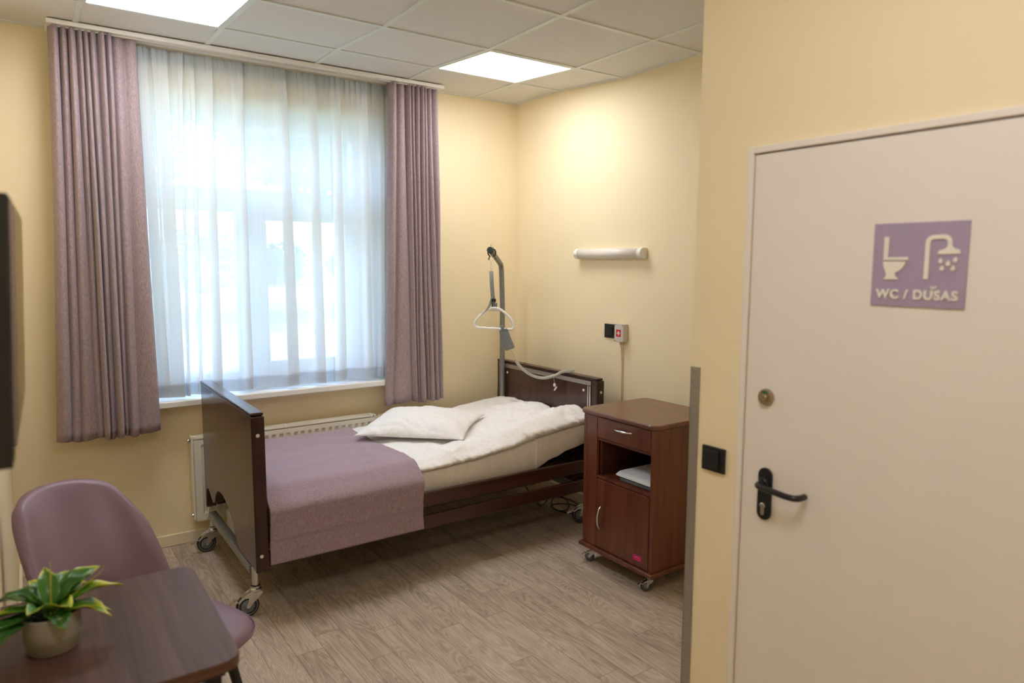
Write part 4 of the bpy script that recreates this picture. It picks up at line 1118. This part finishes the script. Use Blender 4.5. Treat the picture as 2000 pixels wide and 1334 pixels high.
# yaw is measured from +x; camera looks roughly along +y here
for a in ((rd(38), rd(50), .125, .050, .7, 2, .30, .3), (rd(8), rd(36), .128, .052, .7, 1, .26, -.2), (rd(-32), rd(26), .100, .066, .8, 1, .16, -.5, (.01, 0)),
          (rd(-75), rd(34), .062, .050, 1.0, 0, .2, 0), (rd(70), rd(56), .105, .046, .8, 2, .3, 0), (rd(110), rd(60), .098, .050, .9, 1, .3, .2),
          (rd(145), rd(44), .115, .054, .9, 2, .26, .3), (rd(172), rd(32), .112, .064, .9, 1, .20, .4), (rd(198), rd(18), .112, .056, .7, 0, .25, .2, (-.01, 0)),
          (rd(222), rd(12), .100, .052, .5, 0, .3, 0, (-.02, 0)), (rd(20), rd(60), .090, .046, .7, 0, .3, 0),
          (rd(160), rd(64), .085, .048, .8, 0, .3, 0), (rd(95), rd(72), .090, .044, .6, 2, .3, 0), (rd(-8), rd(18), .095, .058, .7, 2, .2, -.2), (rd(235), rd(58), .062, .048, .8, 2, .25, 0), (rd(300), rd(56), .060, .050, .8, 1, .25, 0), (rd(55), rd(34), .110, .050, .7, 1, .25, .2)):
    leaf(*a)
for yaw, el, ln in ((rd(80), rd(80), .125), (rd(15), rd(38), .145)):
    d = Vector((math.cos(yaw), math.sin(yaw), 0)); P = []; p = Vector((PX, PY, PZ+.076)); e = el
    for i in range(14):
        P.append(p.copy()); p = p+(d*math.cos(e)+Vector((0, 0, 1))*math.sin(e))*ln/13; e += (-.02 if i < 10 else .35)
    MB().tube(P, [.0018]*10+[.0014, .0012, .001, .0008], 6).build('tendril', plain('yellow_green_stem', srgb(170, 170, 60), .5), t)

# ================================================================== TELEVISION
t = thing('television', 'black flat television on the left wall, seen almost edge-on', 'television', (-3.09, -2.65, 1.45))
tn = Vector((-3.054, -2.30, 0)); tf = Vector((-3.071, -3.005, 0))
ty_ = (tn-tf).normalized(); tx_ = Vector((ty_.y, -ty_.x, 0)); tx_ = tx_ if tx_.x > 0 else -tx_
up_ = (Vector((0, 0, 1))+tx_*.045).normalized(); tc = (tn+tf)/2+Vector((0, 0, 1.527)); hl_ = (tn-tf).length/2
def tvp(a, b, d): return tc+ty_*a+up_*b+tx_*d       # a along, b up, d outward from the screen plane
def tvbox(mb, a0, a1, b0, b1, d0, d1):
    return mb.add([tvp(a, b, d) for d in (d0, d1) for a, b in ((a0, b0), (a1, b0), (a1, b1), (a0, b1))], [(0,3,2,1), (4,5,6,7), (0,1,5,4), (1,2,6,5), (2,3,7,6), (3,0,4,7)])
tvbox(MB(), -hl_, hl_, -.21, .21, -.026, -.003).build('casing', MT['tv'], t, bevel=.003)
tvbox(MB(), -hl_+.006, hl_-.006, -.198, .205, -.0028, -.0012).build('screen', MT['screen'], t)
b_ = MB(); tvbox(b_, -hl_+.1, hl_-.1, -.15, .12, -.058, -.0265); b_.build('rear_housing', MT['tv'], t, bevel=.01)
b_ = MB(); b_.box(-3.1595, -3.120, -2.75, -2.55, 1.40, 1.62); b_.build('wall_bracket', MT['blackm'], t, bevel=.003)

# ================================================================== OUTSIDE
GZ = -.4
struct('ground', MB().box(-60, 80, .42, 120, GZ-.2, GZ), MT['grass'])
def strip(name, y0, y1, mat, x0=-60, x1=80, h=.012):
    o = MB().box(x0, x1, y0, y1, GZ+.0005, GZ+h).build(name, mat); o['kind'] = 'structure'; return o
strip('road', 19.5, 25.5, MT['asphalt']); strip('path', 10, 16, MT['gravel']); strip('parking', 33, 52, MT['gravel'], h=.02)
def crown(name, mat, parent, c, r, n, seed, sq=.8):
    rnd = random.Random(seed); vv, ff = [], []
    for k in range(n):
        while True:
            p = Vector((rnd.uniform(-1, 1), rnd.uniform(-1, 1), rnd.uniform(-1, 1)))
            if p.length <= 1: break
        p = p*(.55+.45*rnd.random())**.3
        p = Vector((p.x*r, p.y*r, p.z*r*sq))*(1+.25*nz(p.x*2+seed, p.y*2, p.z*2)); q = Vector(c)+p
        a = Vector((rnd.gauss(0, 1), rnd.gauss(0, 1), rnd.gauss(0, 1))).normalized(); b = a.cross(Vector((rnd.gauss(0,1), rnd.gauss(0,1), rnd.gauss(0,1)))).normalized()
        s1, s2 = rnd.uniform(.10, .22), rnd.uniform(.07, .13); i = len(vv)
        vv += [q-a*s1, q+b*s2, q+a*s1, q-b*s2]; ff.append((i, i+1, i+2, i+3))
    mb = MB(); mb.add(vv, ff); return mb.build(name, mat, parent, recalc=False)
def tree(x, y, h, r, label, seed):
    t = thing('tree', label, 'tree', (x, y, GZ), 0, 'trees across the lawn')
    MB().tube(smooth_path([(x, y, GZ), (x+.1, y, GZ+h*.3), (x-.05, y+.1, GZ+h*.55), (x, y, GZ+h*.8)], 4), [.24-.012*k for k in range(13)], 10).build('trunk', MT['bark'], t)
    crown('crown', MT['leafout'], t, (x, y, GZ+h), r, 9000, seed, .55)
tree(-2.5, 21, 6.3, 4.6, 'leafy tree seen through the left of the sheer curtain', 3)
tree(7.6, 22, 7.0, 5.0, 'leafy tree seen through the middle of the sheer curtain', 5)
tree(16.8, 20, 6.0, 4.1, 'leafy tree seen through the right of the sheer curtain', 8)
def bush(x, y, r, label, seed):
    t = thing('bush', label, 'bush', (x, y, GZ), 0, 'bushes beyond the road')
    crown('foliage', MT['leafout2'], t, (x, y, GZ+r*.55), r, 3000, seed, .62)
for k, (x, y, r) in enumerate(((2.0, 60, 3.6), (8.5, 57, 4.2), (16.0, 60, 3.4), (23, 58, 3.4), (29.0, 66, 2.2), (46, 62, 4))):
    bush(x, y, r, ['rounded green bush furthest left beyond the road', 'rounded green bush just behind the parked car', 'rounded green bush right of the parked car', 'rounded green bush behind the middle window bar', 'rounded green bush left of the pale building', 'rounded green bush right of the pale building'][k], 20+k)
t = thing('building', 'low pale building with slatted front far across the lawn', 'building', (36, 55, GZ))
MB().box(31.5, 40.5, 52, 60, GZ, GZ+4.6).build('wall', MT['stone'], t)
MB().box(31.2, 40.8, 51.6, 60.4, GZ+4.6, GZ+4.9).build('roof', MT['asphalt'], t)
s_ = MB()
for k in range(9): s_.box(32, 40, 51.93, 51.99, GZ+1.2+k*.34, GZ+1.34+k*.34)
s_.build('slats', MT['asphalt'], t)
# parked car
t = thing('car', 'pale blue-grey car parked beyond the lawn, seen through the left pane', 'car', (5.0, 44, GZ+.02))
cb = [(-2.15, .35), (-2.18, .62), (-2.0, .82), (-1.25, .92), (-.62, 1.36), (.55, 1.42), (1.35, 1.02), (2.0, .96), (2.12, .62), (2.1, .35)]
MB().prism(cb, lambda a, b, d: (5+a, 44+d, GZ+.02+b), -.85, .85).build('body', MT['car'], t, bevel=.08, seg=3)
for poly in ([(-1.05, .94), (-.58, 1.28), (-.05, 1.31), (-.05, .96)], [(.03, .96), (.03, 1.31), (.5, 1.32), (1.05, 1.0)]):
    MB().prism(poly, lambda a, b, d: (5+a, 44+d, GZ+.02+b), -.866, -.852).build('side_window', MT['darkglass'], t)
for a in (-1.35, 1.35):
    for y in (43.2, 44.7): MB().lathe([(.2, -.02), (.32, -.02), (.33, 0), (.33, .16), (.32, .18)], (5+a, y-.02, GZ+.02+.331), 20, 'y').build('wheel', MT['rubber'], t)
